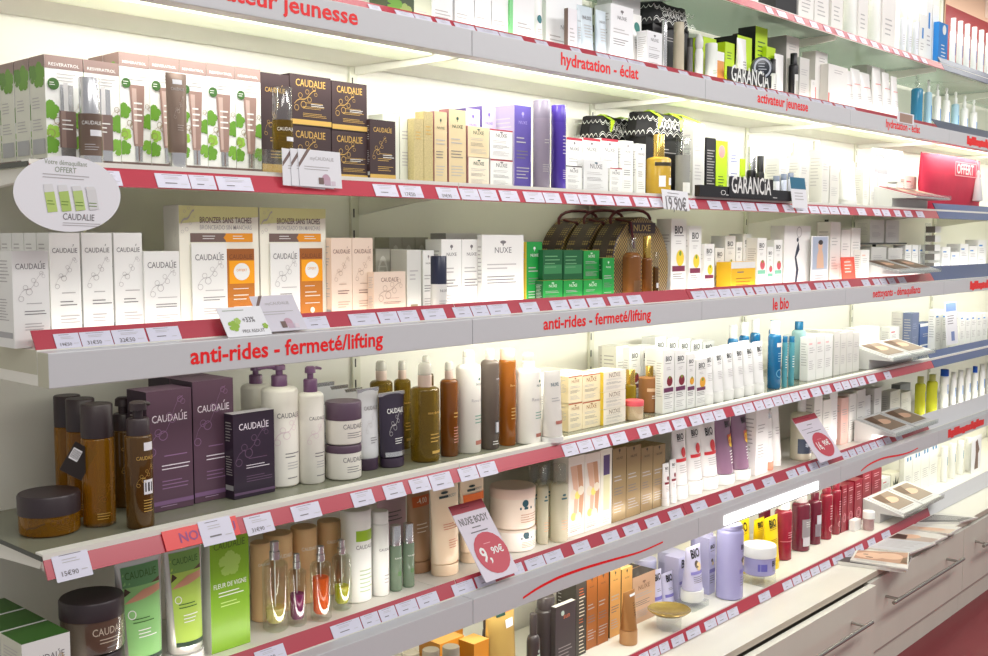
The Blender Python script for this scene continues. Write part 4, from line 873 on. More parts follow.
jl = lambda: [('t', INK, 'CAUDALIE', .6, .76, .6, 1.3), ('l', INK, .4, .9, .5, 3, .09), ('v', C(226, 206, 210), .75, .3, 1.0, .6, .01)]
j = jar('S4', 325.5, 362, 441, 'white cream jar with plum lid, lower of the stacked two', MILK, C(88, 66, 84, .35), jl(), vb=481, lid_h=.22, body_r=.985)
zj = j.location.z + j['_h'] + .001
jar('S4', 325.5, 362, 399, 'white cream jar with plum lid, upper of the stacked two', MILK, C(88, 66, 84, .35), jl(), Y=j.location.y - j['_r'], z=zj, lid_h=.42, body_r=.985)
WT = C(222, 222, 224, .25, metal=.15)
wt = lambda ink=INK: [('t', ink, 'CAUDALIE', .55, .72, .72, 1.3), ('v', PALEINK, .2, .4, .8, .7, .012), ('l', ink, .4, .8, .3, 3, .035)]
tube('S4', 362.5, 384, 389, 'white cream tube on dark plum cap beside the stacked jars', WT, C(70, 52, 72, .3), wt(), vb=470, cap_h=.14, n=3, crimp=SILVER, step=.045)
tube('S4', 385.5, 411, 393, 'dark purple cream tube with silver band beside white tube', C(50, 42, 58, .25), C(70, 56, 76, .3), wt(WHITE) + [('r', SILVER, .02, .03, .98, .1)], vb=467, cap_h=.12, n=2, crimp=SILVER, step=.05)
for i in range(3):
    tube('S4', 316 + i * 14, 337 + i * 14, 383 + i * 3, 'white tube behind the stacked jars, %s of three' % ['left', 'middle', 'right'][i], WT, C(70, 52, 72, .3), wt(), Y=.25, thick=.28, crimp=SILVER, group='white tubes behind the stacked jars')
clearp = lambda: [('t', GOLD, 'reve de miel', .62, .70, .5, 1.2), ('l', GOLD, .45, .9, .4, 3, .05), ('r', GOLD, .5, .12, .92, .16)]
pump('S4', 410.5, 439.5, 363, 385, 'olive gel pump bottle with clear pump, front and nearest plum tubes', OLIVE, C(214, 190, 176, .3), clearp(), vb=463, nozzle=.4, clear_cap=True)
pump('S4', 370, 393, 361, 379, 'olive gel pump bottle, rear left of three behind plum tubes', OLIVE, C(214, 190, 176, .3), clearp(), Y=.25, nozzle=.4, clear_cap=True)
pump('S4', 394, 411, 361, 378, 'olive gel pump bottle, rear right of three behind plum tubes', OLIVE, C(214, 190, 176, .3), clearp(), Y=.245, nozzle=.4, clear_cap=True)
pump('S4', 440, 458.5, 362, 378, 'brown honey pump bottle right of the olive gel pump bottle', mat('brown_honey', (134, 78, 26), .12, clear=.35, coat=.5), C(214, 190, 176, .3), [('l', GOLD, .5, .9, .6, 2, .05), ('l', C(214, 150, 130), .5, .92, .4, 6, .04)], vb=457, nozzle=.4, clear_cap=True)
pump('S4', 418, 434, 356, 372, 'brown honey pump bottle standing behind the olive gel pump bottle', DKAMBER, C(214, 190, 176, .3), [], Y=.25, nozzle=.4, clear_cap=True)
wn = lambda: [('t', C(40, 90, 80), 'NUXE', .7, .82, .3, 1.0), ('c', C(40, 90, 80), .7, .88, .05), ('t', PALEINK, 'Reve de', .62, .63, .5, 1.0), ('l', C(120, 170, 150), .5, .92, .45, 3, .04), ('r', C(186, 120, 104), .52, .1, .9, .15)]
pump('S4', 456, 481, 350, 363, 'tall white lotion pump bottle between two brown honey bottles', MILK, WHITE, wn(), vb=454, nozzle=.4, clear_cap=True)
pump('S4', 480.5, 499, 349, 359, 'smoky grey bottle with square price sticker, right of white lotion pump', SMOKE, C(206, 190, 180, .3), [('t', PALEINK, 'NUXE', .75, .83, .3), ('r', C(60, 60, 58), .5, .18, .9, .34), ('r', PAPER, .56, .2, .78, .32), ('l', WHITE, .4, .9, .1, 2, .03)], vb=450, nozzle=.4, clear_cap=True)
bottle('S4', 499.5, 517, 348, 'honey amber bottle with peach cap right of smoky grey bottle', HONEY, C(222, 186, 160), [('t', GOLD, 'Reve de', .65, .72, .5), ('l', GOLD, .45, .9, .45, 4, .04)], vb=446, cap_h=.11, cap_r=.85, shoulder=.02, name='shower_bottle')
pump('S4', 515.5, 541, 353, 367, 'white lotion bottle with clear cap right of honey amber bottle', MILK, WHITE, wn(), vb=445, nozzle=.4, clear_cap=True)
tube('S4', 552, 568.5, 372, 'white flat-topped tube before the cream carton stack', MILK, WHITE, [('t', C(40, 90, 110), 'NUXE', .5, .8, .5), ('l', PALEINK, .2, .8, .6, 2, .04), ('r', C(190, 120, 104), .3, .2, .9, .25)], vb=443, cap_h=.08, thick=.7)
tube('S4', 541, 551.5, 374, 'white slim tube just left of the flat-topped tube', MILK, WHITE, [('l', PALEINK, .2, .8, .6, 4, .04), ('r', C(190, 120, 104), .3, .25, .9, .3)], Y=.12, cap_h=.08, thick=.7)
cr = lambda: nuxe(C(246, 232, 196), C(170, 120, 70), top=C(240, 236, 220), side=C(240, 220, 176), wf=.55, band=C(196, 110, 70))
for i, (a, b2) in enumerate(((568.5, 582), (582.5, 602))):
    q = carton('S4', a, b2, 403 - i * 2, 'cream honey carton, lower row, %s of two' % ['left', 'right'][i], cr, Y=.105, d=.06, group='stacked cream honey cartons', n=3)
    carton('S4', a, b2, 376 - i * 2, 'cream honey carton, upper row, %s of two' % ['left', 'right'][i], cr, Y=.105, d=.06, z=ROW['S4'][0] + q['_h'] + .001, group='stacked cream honey cartons', n=3)
zz = ROW['S4'][0]
for i in range(3):
    q = carton('S4', 603.5, 625.5, (408, 391, 371)[i], 'pale carton with yellow side, %s of the pile of three' % ['bottom', 'middle', 'top'][i], lambda: nuxe(C(240, 232, 216), C(150, 130, 110), side=C(226, 196, 60), top=C(236, 230, 206)), Y=.095, d=.07, z=zz, group='pile of pale yellow-sided cartons', n=3)
    zz += q['_h'] + .001
for i in range(3): carton('S4', 612 + i * 4.5, 618 + i * 4.5, 347, 'tall pale carton at the back, %s behind the yellow-sided pile' % ['first', 'second', 'third'][i], pal, Y=.27, d=.05, group='tall pale cartons at the back')
bottle('S4', 624.5, 636, 369, 'olive gold spray bottle with gold cap behind pink lidded jar', mat('olive_gold', (150, 126, 30), .12, clear=.3), GOLDM, [], Y=.13, cap_h=.32, cap_r=.8, name='spray_bottle')
bottle('S4', 638, 660, 365, 'square copper oil bottle with gold cap beside pink lidded jar', mat('copper_oil', (182, 128, 82), .12, clear=.3), GOLDM, [('r', C(226, 190, 150), .1, .62, .9, .72), ('l', WHITE, .3, .9, .5, 2, .06)], vb=413, cap_h=.22, cap_r=.36, shoulder=.04, name='spray_bottle')
jar('S4', 624, 643.5, 399, 'small clear jar with pink lid before the gold capped bottles', C(226, 196, 160), C(226, 90, 100), [], vb=421, lid_h=.28, body_r=.95, glass=CLEAR)
fr = [MAROON, MAROON, C(236, 170, 50), C(236, 170, 50)]
for i, (ul, ur, vt) in enumerate(((663, 674, 350), (675, 686, 350), (687, 695, 354), (696, 707, 359))):
    carton('S4', ul, ur, vt, 'white carton with %s, %s of two near pink lidded jar' % (('dark red fruit' if i < 2 else 'yellow fruit'), ['left', 'right'][i % 2]), lambda: bio(C(112, 50, 90), fr[i]), Y=.085, d=.045, n=3, gap=.012)
for i in range(3): carton('S4', 616 + i * 14, 628 + i * 14, 346, 'plain white carton, %s of three behind gold capped bottles' % ['left', 'middle', 'right'][i], lambda: white_plain(front=C(236, 236, 226)), Y=.22, d=.05, group='plain white cartons behind the gold capped bottles')
for i in range(5): carton('S4', 655 + i * 12, 666 + i * 12, 337 + i, 'white carton in the back row, %s from the left' % ['first', 'second', 'third', 'fourth', 'fifth'][i], lambda: bio(C(112, 50, 90), CREAM), Y=.29, d=.05, group='white cartons in the back row')
for i in range(6):
    u = 707 + i * 10.2
    tube('S4', u, u + 9.6, 353 - i * 2.2, 'white print tube on white cap, %s from the left in its row' % ['first', 'second', 'third', 'fourth', 'fifth', 'sixth'][i], C(240, 240, 238), WHITE, [('t', BLACK, 'BIO', .55, .82, .5, 1.1, .02), ('l', INK, .3, .8, .72, 2, .04), ('l', PALEINK, .25, .85, .5, 5, .04)], Y=.075, cap_h=.2, thick=.6, group='white print tubes in a row', n=2)
TB = mat('blue_lotion', (24, 108, 158), .12, coat=.5); TL = mat('teal_lotion', (110, 190, 202), .1, clear=.35)
bottle('S4', 767.5, 781, 321, 'deep blue bottle with white cap, frontmost beside the white tubes', TB, WHITE, [('r', WHITE, .3, .82, .9, .9), ('o', C(110, 180, 210), .55, .3, .28), ('l', C(150, 200, 220), .4, .9, .7, 4, .05)], Y=.085, cap_h=.18, cap_r=.7, shoulder=.06, name='lotion_bottle')
for i, (ul, ur) in enumerate(((727, 738), (738.5, 749), (749.5, 760))):
    bottle('S4', ul, ur, 325 - i * 3, 'deep blue bottle with white cap, %s of three behind the tubes' % ['left', 'middle', 'right'][i], TB, WHITE, [], Y=.19, cap_h=.2, cap_r=.7, name='lotion_bottle', group='blue bottles behind the white tubes')
bottle('S4', 768, 778, 320, 'deep blue bottle with blue cap behind the frontmost blue one', TB, TEAL, [], Y=.22, cap_h=.14, cap_r=.7, name='lotion_bottle')
bottle('S4', 781.5, 787, 336, 'slim teal bottle with blue cap, left of two', TL, TEAL, [('l', WHITE, .3, .8, .7, 5, .06)], Y=.085, cap_h=.12, cap_r=.9, shoulder=.02, name='lotion_bottle')
bottle('S4', 788, 794, 336, 'slim teal bottle with blue cap, right of two', TL, TEAL, [('l', WHITE, .3, .8, .7, 5, .06)], Y=.085, cap_h=.12, cap_r=.9, shoulder=.02, name='lotion_bottle')
bottle('S4', 791, 805.5, 321, 'tall clear pale teal bottle with blue cap behind the slim two', mat('pale_teal', (176, 214, 214), .1, clear=.45), TEAL, [], Y=.13, cap_h=.14, cap_r=.6, shoulder=.06, name='lotion_bottle')
for i in range(3): carton('S4', 808 + i * 8.3, 815.8 + i * 8.3, 337 - i, 'white carton with faint pink print, %s of three past the blue bottles' % ['first', 'second', 'third'][i], lambda: white_plain(C(240, 190, 190)), Y=.10, d=.06, n=2)
for i in range(4): carton('S4', 834 + i * 6.4, 840 + i * 6.4, 331 + (i % 2) * 2, 'white carton, %s of four before the pale square block' % ['first', 'second', 'third', 'fourth'][i], pal, Y=.10, d=.06, n=2)
carton('S4', 859, 879, 328, 'pale plain square box left of the leaflet tray', lambda: dict(front=C(238, 238, 236), p=[('l', PALEINK, .4, .7, .6, 2, .05)]), Y=.156, d=.07)
carton('S4', 890, 899, 327, 'white printed carton standing above the leaflet tray', lambda: white_plain(ROSE), Y=.17, d=.04)
carton('S4', 903, 911, 312, 'white tall box left of the grey-blue display', pal, Y=.17, d=.05)
carton('S4', 912, 918.5, 313, 'grey-blue tall display box', lambda: white_plain(front=C(110, 122, 152), ink=C(150, 160, 190)), Y=.13, d=.07)
BLUEH = 0
for i in range(2): BLUEH = carton('S4', 920, 934, (344, 323)[i], 'blue box with white edge, %s of two beside grey-blue display' % ['lower', 'upper'][i], lambda: dict(front=C(70, 96, 150), p=[('r', WHITE, 0, .85, 1, 1), ('l', PALEINK, .2, .8, .5, 2, .1)]), Y=.16, d=.05, z=ROW['S4'][0] + (.0 if i == 0 else BLUEH + .001), group='blue white-edged boxes')['_h']
for i in range(2): carton('S4', 935 + i * 7, 941 + i * 7, 310, 'slim white carton with blue top, %s beside the blue boxes' % ['first', 'second'][i], lambda: white_plain(BLUE2), Y=.13, d=.06, group='slim blue topped cartons')
poster('S4', 948, 959, 302, 344, .075, 'upright price sign with blue head on the blue railed shelf', [('r', C(130, 160, 220), .05, .78, .95, .98), ('l', INK, .15, .85, .68, 4, .06), ('r', C(120, 140, 190), .4, .08, .7, .3)], rot=(math.radians(-5), 0, 0), name='price_sign')
for i in range(5): carton('S4', 960 + i * 5.6, 965 + i * 5.6, 313 + i % 2, 'slim white blue-striped carton, %s right of the blue headed sign' % ['first', 'second', 'third', 'fourth', 'fifth'][i], lambda: white_plain(BLUE2), Y=.12, d=.06, group='slim blue striped cartons')

# ================================================================== low grey fronted shelf
carton('S5', 23, 71.5, 638, 'white carton with dark green top at the lower left corner', lambda: cau(WHITE, INK, GOLD, DKGREEN, C(206, 206, 190), .75, .8), Y=.055, d=.075, n=3, name='cream_carton', gap=.006)
BRJ = mat('brown_scrub', (106, 86, 70), .3, noise=(120, .2, (1, 1, 1)))
jb = lambda: [('t', CREAM, 'CAUDALIE', .68, .7, .55, 1.3), ('l', CREAM, .5, .95, .48, 2, .1), ('l', PALEINK, .6, .9, .22, 1, .09)]
j = jar('S5', 58.5, 125, 613, 'brown scrub jar with dark lid, lower of two', BRJ, DARKCAP, jb(), Y=.072, lid_h=.33, body_r=.97, glass=CLEAR, h=.088)
jar('S5', 58.5, 125, 567, 'brown scrub jar with dark lid, upper of two', BRJ, DARKCAP, jb(), Y=j.location.y - j['_r'], z=j.location.z + j['_h'] + .001, lid_h=.35, body_r=.97, glass=CLEAR, h=.088)
SILT = mat('silver_tube', (206, 206, 200), .22, .5)
gt = lambda g1, g2: [('r', g1, .06, .08, .94, .92), ('r', g2, .06, .74, .94, .92), ('t', DKGREEN, 'CAUDALIE', .5, .84, .74, 1.3), ('p', C(206, 150, 120), [(.06, .60), (.5, .62), (.94, .66), (.94, .72), (.5, .70), (.2, .64)]), ('p', C(70, 50, 30), [(.06, .66), (.22, .70), (.1, .74)]), ('p', C(96, 70, 50), [(.7, .74), (.94, .78), (.94, .74)]), ('o', WHITE, .2, .5, .09), ('l', DKGREEN, .2, .85, .46, 2, .03), ('l', WHITE, .3, .8, .36, 3, .03), ('r', C(30, 60, 40), .06, .08, .94, .12)]
tube('S5', 124.5, 172, 558, 'green hand cream tube in a silver wrap, left of two', SILT, C(220, 220, 214), gt(C(140, 196, 120), C(96, 152, 96)), Y=.118, cap_h=.1, n=2, step=.05, thick=.6)
tube('S5', 172.5, 211, 544, 'lime hand cream tube in a silver wrap, right of two', SILT, C(220, 220, 214), gt(C(176, 206, 88), C(120, 164, 80)), Y=.122, cap_h=.1, n=2, step=.05, thick=.6)
carton('S5', 210.5, 249.5, 536, 'apple green tall carton with white lettering and leaf', lambda: dict(front=mat('apple_green', (126, 172, 40), .35), side=C(214, 220, 206), top=C(150, 180, 70), p=[('t', C(80, 110, 30), 'CAUDALIE', .5, .93, .8, 1.3), ('f', C(160, 196, 90), .5, .76, .3, .3), ('t', WHITE, 'FLEUR DE VIGNE', .5, .58, .84, 1.3), ('l', WHITE, .2, .85, .52, 2, .03), ('l', C(200, 226, 140), .25, .8, .43, 2, .03)]), vb=649, d=.045, name='perfume_carton')
KRA = C(222, 184, 134, .5)
ca = lambda: [('t', WHITE, 'CAUDALIE', .55, .8, .6, 1.3), ('v', C(210, 176, 130), .2, .4, .8, .7, .01)]
def canister(ul, ur, vt, Y, desc, rim): return bottle('S5', ul, ur, vt, desc, KRA, KRA, ca(), Y=Y, cap_h=.08, cap_r=1.01, shoulder=0, name='perfume_canister', cat='canister', group='kraft perfume canisters')
canister(250.5, 271, 540, .21, 'kraft canister behind the perfume bottles, first from the left', 0)
canister(264, 293, 530, .225, 'kraft canister behind the perfume bottles, second from the left', 0)
canister(291, 317.5, 524, .23, 'kraft canister behind the perfume bottles, third from the left', 0)
canister(317.5, 341, 518, .235, 'kraft canister behind the perfume bottles, last on the right', 0)
perfume('S5', 262, 288, 539, 'clear perfume bottle with pale yellow dregs, first of four', mat('pale_perfume', (226, 214, 130), .06, clear=.55), .32, vb=634)
perfume('S5', 287.5, 306.5, 552, 'clear perfume bottle with purple perfume, second of four', mat('plum_perfume', (140, 50, 110), .06, clear=.4), .55, vb=628)
perfume('S5', 310, 331.5, 544, 'clear perfume bottle with orange perfume, third of four', mat('orange_perfume', (240, 110, 40), .06, clear=.4), .72, vb=623)
perfume('S5', 332, 351.5, 538, 'clear perfume bottle with yellow-green perfume, fourth of four', mat('lime_perfume', (206, 210, 60), .06, clear=.4), .42, vb=612)
bottle('S5', 341, 371.5, 506, 'large white cylinder spray with lime label behind the perfumes', C(236, 238, 232, .3), WHITE, [('r', C(150, 186, 40), .3, .75, .95, .88), ('t', INK, 'CAUDALIE', .6, .68, .6, 1.3), ('l', C(180, 200, 160), .4, .9, .4, 6, .05)], vb=604, cap_h=.1, cap_r=.99, shoulder=0, name='spray_can', cat='spray can')
bottle('S5', 371.5, 389, 509, 'smaller white cylinder spray right of the lime labelled one', C(236, 238, 232, .3), WHITE, [('t', INK, 'CAUDALIE', .6, .66, .7, 1.3), ('l', PALEINK, .5, .9, .3, 3, .05)], vb=597, cap_h=.14, cap_r=.96, shoulder=.02, name='spray_can', cat='spray can')
GG = mat('green_glass', (150, 172, 148), .08, clear=.5)
bottle('S5', 389.5, 402, 524, 'pale green glass mist bottle with silver cap, left of two', GG, SILVER, [('t', WHITE, 'CAUDALIE', .6, .75, .7), ('f', C(80, 120, 70), .6, .4, .2)], vb=592, cap_h=.3, cap_r=.85, shoulder=.02, name='mist_bottle')
bottle('S5', 402.5, 414.5, 522, 'pale green glass mist bottle with silver cap, right of two', GG, SILVER, [('t', WHITE, 'CAUDALIE', .6, .75, .7), ('f', C(80, 120, 70), .6, .4, .2)], vb=588, cap_h=.3, cap_r=.85, shoulder=.02, name='mist_bottle')
tube('S5', 386, 415, 496, 'mauve tube standing behind the green glass mist bottles', C(206, 176, 186), WHITE, [('l', INK, .2, .8, .74, 3, .06)], Y=.27, thick=.6)
NXC = C(232, 212, 182, .28)
tube('S5', 414.5, 437, 487, 'tan tube with orange label behind the cream tube', C(176, 140, 104), C(160, 124, 90), [('r', C(200, 100, 50), .1, .72, .95, .86), ('t', CREAM, '-4,00', .55, .79, .5), ('l', CREAM, .2, .8, .5, 3, .05)], Y=.20, thick=.6, n=2, step=.03)
nb = lambda extra=(): [('c', C(40, 60, 60), .42, .88, .14, .016), ('r', C(40, 60, 60), .2, .815, .55, .845), ('t', C(130, 150, 150), 'BODY', .72, .83, .3), ('l', C(200, 120, 90), .25, .9, .5, 3, .03), ('l', C(200, 120, 90), .4, .9, .3, 4, .03)] + list(extra)
tube('S5', 438.5, 466.5, 484, 'cream body tube standing left of the round price sign', NXC, NXC, nb(), vb=575, cap_h=.12, thick=.5)
tube('S5', 467, 491, 478, 'cream body tube with orange label behind the round price sign', NXC, NXC, nb([('r', C(226, 110, 40), .02, .68, .98, .78)]), vb=562, cap_h=.12, thick=.5)
CRJ = C(232, 216, 200, .3)
jj = lambda: [('c', C(40, 80, 90), .5, .86, .07), ('r', C(40, 80, 90), .38, .66, .66, .74), ('r', C(60, 140, 160), .78, .66, .95, .92), ('l', C(190, 140, 110), .4, .95, .5, 4, .08)]
j = jar('S5', 491.5, 536, 521, 'cream body butter jar, lower of two behind the price sign', C(240, 234, 226, .3), CRJ, jj(), vb=553, lid_h=.12, body_r=.985)
jar('S5', 490.5, 536.5, 481, 'cream body butter jar with pinkish lid, upper of two', CRJ, C(232, 206, 190, .3), jj(), Y=j.location.y - j['_r'], z=j.location.z + j['_h'] + .001, lid_h=.25, body_r=.985)
CO = mat('clear_oil', (226, 222, 200), .06, clear=.55)
for i, (ul, ur, vt, vb) in enumerate(((530, 548.5, 478, 545), (550, 568, 475, 543))):
    bottle('S5', ul + (7 if i == 0 else 0), ur, vt - 12, 'clear body mist bottle with clear cap, %s of two by the jars' % ['left', 'right'][i], CO, CLEAR, [('c', C(40, 80, 90), .5, .86, .1, .02), ('r', C(40, 80, 90), .35, .78, .68, .81), ('l', C(190, 140, 110), .35, .9, .4, 4, .05)], vb=vb, cap_h=.24, cap_r=.8, shoulder=.04, name='mist_bottle', n=2)
leg = lambda: [('r', C(236, 226, 214), 0, .9, 1, 1), ('p', SKIN, [(.1, .88), (.5, .88), (.62, .5), (.5, .2), (.3, .2), (.36, .5)]), ('p', C(206, 156, 122), [(.5, .88), (.8, .88), (.95, .5), (.85, .2), (.62, .2), (.66, .5)]), ('c', CREAM, .3, .52, .2), ('c', C(244, 226, 120), .55, .5, .16), ('c', CREAM, .76, .55, .18), ('c', C(244, 226, 120), .3, .24, .16), ('c', CREAM, .6, .22, .2), ('l', PALEINK, .1, .9, .14, 3, .03), ('l', C(150, 40, 60), .1, .7, .06, 1, .02)]
for i, (ul, ur, vt, vb) in enumerate(((568.5, 584.5, 456, 535), (585, 600, 453, 530))):
    carton('S5', ul, ur, vt, 'white carton picturing legs and yellow flowers, %s of two' % ['left', 'right'][i], lambda: dict(front=C(240, 232, 222), p=leg()), vb=vb, d=.05, name='body_care_carton')
carton('S5', 600.5, 612, 449, 'white carton picturing a purple capped bottle', lambda: dict(front=C(242, 238, 224), p=[('r', C(90, 70, 120), .25, .66, .8, .92), ('r', C(226, 222, 180), .25, .2, .8, .66), ('l', PALEINK, .2, .9, .14, 4, .03)]), vb=525, d=.05, name='body_care_carton')
gb = lambda: nuxe(mat('gold_card', (160, 138, 98), .3, .25), C(70, 60, 46), side=C(116, 100, 76), top=C(190, 166, 110), tz=.86, wf=.45)
for i, (ul, ur, vt, vb) in enumerate(((612.5, 626, 448, 521), (626.5, 640.5, 446, 516))):
    carton('S5', ul, ur, vt, 'tall metallic gold carton, %s of the taller pair' % ['left', 'right'][i], gb, vb=vb, d=.04, name='gold_carton', n=2)
for i, (ul, ur, vt, vb) in enumerate(((641, 652.5, 447, 511), (653, 665, 445, 507))):
    carton('S5', ul, ur, vt, 'metallic gold carton, %s of the shorter pair' % ['left', 'right'][i], gb, vb=vb, d=.035, name='gold_carton', n=2)
bt = lambda c=ROSE: [('t', BLACK, 'BIO', .5, .86, .52, 1.0, .02), ('l', INK, .2, .8, .79, 1, .03), ('c', c, .6, .58, .2), ('r', c, .06, .42, .94, .48), ('l', PALEINK, .2, .85, .36, 4, .04)]
WTUBE = C(242, 240, 238, .3)
for i, (ul, ur, vt, vb) in enumerate(((665.5, 671.5, 464, 506), (672.5, 678.5, 460, 503))):
    tube('S5', ul, ur, vt, 'small white tube with red band, %s of two beside gold cartons' % ['left', 'right'][i], WTUBE, WHITE, bt(MAROON), vb=vb, cap_h=.16, thick=.6)
for i, (ul, ur, vt, vb) in enumerate(((679, 692.5, 430, 499), (693.5, 707, 426, 494), (708, 723.5, 425, 489))):
    tube('S5', ul, ur, vt, 'white tube with red fruit on white cap, %s of three' % ['left', 'middle', 'right'][i], WTUBE, WHITE, bt(C(214, 50, 56)), vb=vb, cap_h=.2, thick=.65, n=2, step=.05)
MV = mat('mauve_tube', (142, 106, 132), .25, coat=.3)
for i, (ul, ur, vt, vb) in enumerate(((724.5, 740, 418, 484), (741, 755.5, 414, 479))):
    tube('S5', ul, ur, vt, 'mauve tube with yellow star flower, %s of two' % ['left', 'right'][i], MV, WHITE, [('t', BLACK, 'BIO', .7, .86, .4, 1.1, .03), ('r', C(206, 90, 50), .55, .52, .95, .68), ('f', C(250, 210, 40), .75, .55, .2), ('l', WHITE, .55, .95, .4, 5, .05)], vb=vb, cap_h=.15, thick=.7, n=2, step=.05)
carton('S5', 756, 768, 408, 'white carton with tiny red marks right of mauve tubes', lambda: white_plain(front=C(244, 242, 240)), vb=474, d=.05)
tube('S5', 769, 776, 412, 'slim white tube with silver top and copper cap', WTUBE, C(226, 150, 120), [('r', SILVER, .05, .86, .95, .96), ('l', PALEINK, .2, .8, .6, 3, .05)], vb=470, cap_h=.14, thick=.7)
tube('S5', 777, 785, 406, 'plain white tube right of the copper capped tube', WTUBE, WHITE, [('l', PALEINK, .2, .8, .6, 3, .05)], vb=466, cap_h=.1, thick=.8)
bottle('S5', 790, 812, 398, 'clear pump bottle with slate blue floral label behind the price sign', mat('clear_gel', (236, 232, 210), .1, clear=.35), WHITE, [('r', C(60, 74, 96), 0, .16, 1, .5), ('f', C(190, 200, 214), .4, .36, .1), ('f', C(190, 200, 214), .65, .28, .1), ('f', C(190, 200, 214), .7, .42, .08)], vb=461, cap_h=.2, cap_r=.4, shoulder=.08, name='lotion_bottle')
for i, (ul, ur, vt) in enumerate(((814, 822, 396), (823, 831, 400), (832, 840, 392), (841, 848, 398), (849, 856, 394), (857, 865, 390), (866, 873, 396), (874, 881, 388))):
    nm = ['first', 'second', 'third', 'fourth', 'fifth', 'sixth', 'seventh', 'eighth'][i]
    if i in (2, 6): tube('S5', ul, ur, vt, 'white tube, %s in the pale run past the second price sign' % nm, WTUBE, WHITE, [('l', PALEINK, .2, .8, .6, 4, .05)], Y=.156, thick=.3)
    else: carton('S5', ul, ur, vt, 'pale carton, %s in the run past the second price sign' % nm, (lambda: white_plain(front=C(240, 196, 184))) if i == 3 else (lambda: white_plain(front=C(242, 240, 234))), Y=.16, d=.05, group='pale run on the low shelf')
for i in range(2): carton('S5', 890 + i * 11, 900 + i * 11, 391 + i, 'grey-white carton standing in the tray, %s of two' % ['left', 'right'][i], lambda: white_plain(front=C(222, 218, 214)), Y=.20, d=.04, z=ROW['S5'][0] + .0, group='cartons behind the low leaflet tray')
carton('S5', 900, 910, 384, 'dark grey box behind the low leaflet tray', lambda: white_plain(front=C(120, 122, 124)), Y=.26, d=.04)
YG = mat('yellow_gel', (216, 216, 60), .12, clear=.3)
for i, (ul, ur, vt) in enumerate(((914, 925, 376), (925.5, 937, 374))):
    bottle('S5', ul, ur, vt, 'yellow-green bottle with cyan base label, %s of two' % ['left', 'right'][i], YG, C(210, 210, 120), [('r', C(40, 150, 200), 0, .0, 1, .18), ('r', C(60, 100, 150), .6, .6, .75, .85)], Y=.10, cap_h=.14, cap_r=.6, name='shower_bottle')
bottle('S5', 939, 948, 369, 'white bottle with bright blue cap right of yellow-green pair', WHITE, C(30, 90, 200), [('r', BLUE2, .4, .6, .6, .85)], Y=.10, cap_h=.14, name='shower_bottle')
for i in range(6): bottle('S5', 949 + i * 7.2, 955.5 + i * 7.2, 372 - i * 2, 'white bottle with blue bar, %s right of the blue capped one' % ['first', 'second', 'third', 'fourth', 'fifth', 'sixth'][i], WHITE, WHITE if i != 3 else C(30, 90, 200), [('r', BLUE2, .4, .5, .6, .8)], Y=.11, cap_h=.16, cap_r=.75, name='shower_bottle', group='white bottles on the blue railed low shelf')
# ================================================================== base shelf
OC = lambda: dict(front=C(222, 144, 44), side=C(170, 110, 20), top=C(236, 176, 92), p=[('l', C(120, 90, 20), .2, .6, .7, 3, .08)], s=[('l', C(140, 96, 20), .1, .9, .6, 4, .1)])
carton('S6', 474, 491.5, 641, 'orange carton lying under the front of the low shelf', OC, Y=.10, d=.09, n=2, name='sun_care_carton')
carton('S6', 440, 464, 640, 'orange carton further left under the low shelf', OC, Y=.15, d=.10, name='sun_care_carton')
for i in range(3):
    bottle('S6', 402 + i * 20, 420 + i * 20, 650 - i * 3, 'dark brown bottle top under the low shelf, %s of three' % ['left', 'middle', 'right'][i], C(72, 56, 50, .3), C(150, 140, 126, .35), [], Y=.075, cap_h=.2, name='sun_bottle', group='dark brown bottles under the low shelf')
DKB = C(70, 62, 62, .28)
nw = lambda: [('c', C(190, 206, 196), .66, .82, .1), ('r', C(190, 206, 196), .5, .70, .85, .75), ('l', C(150, 140, 140), .5, .9, .3, 3, .04)]
bottle('S6', 482, 500, 612, 'dark grey bottle with domed top left of the gold tube', DKB, DKB, nw(), Y=.15, cap_h=.2, cap_r=.9, shoulder=.1, name='sun_bottle')
tube('S6', 498.5, 526.5, 602, 'wide gold tube with white price sticker', mat('gold_tube', (214, 178, 100), .3, .35), GOLD, [('c', C(40, 70, 60), .4, .90, .1, .02), ('r', C(40, 70, 60), .22, .82, .56, .86), ('l', C(210, 110, 60), .58, .85, .85, 1, .03), ('r', PAPER, .52, .68, .85, .77), ('l', C(90, 70, 40), .25, .9, .3, 5, .04)], Y=.07, cap_h=.1, thick=.7)
bottle('S6', 526.5, 540, 612, 'short dark grey bottle right of the gold tube', DKB, DKB, nw(), Y=.075, cap_h=.28, cap_r=.55, shoulder=.1, name='sun_bottle')
bottle('S6', 535, 556, 593, 'tall dark grey spray can beside the dark carton', DKB, DKB, nw(), Y=.10, cap_h=.16, cap_r=.86, shoulder=.04, name='spray_can', cat='spray can')
carton('S6', 555.5, 575.5, 604, 'dark grey-brown square carton under a white flap', lambda: dict(front=C(78, 68, 70), side=C(66, 58, 58), top=C(190, 184, 180), p=[('c', C(190, 206, 196), .35, .88, .08), ('t', C(214, 110, 70), 'sun', .55, .82, .3), ('l', C(160, 150, 150), .15, .85, .4, 5, .05)]), Y=.085, d=.07, name='sun_care_carton')
carton('S6', 576, 586, 583, 'dark carton with white and orange speckled print', lambda: dict(front=C(70, 64, 58), p=[('l', C(214, 110, 60), .3, .9, .92, 3, .04), ('l', CREAM, .3, .9, .8, 6, .05), ('l', C(214, 110, 60), .3, .9, .5, 2, .04), ('l', CREAM, .3, .9, .4, 8, .05)]), vb=655, d=.05, name='sun_care_carton')
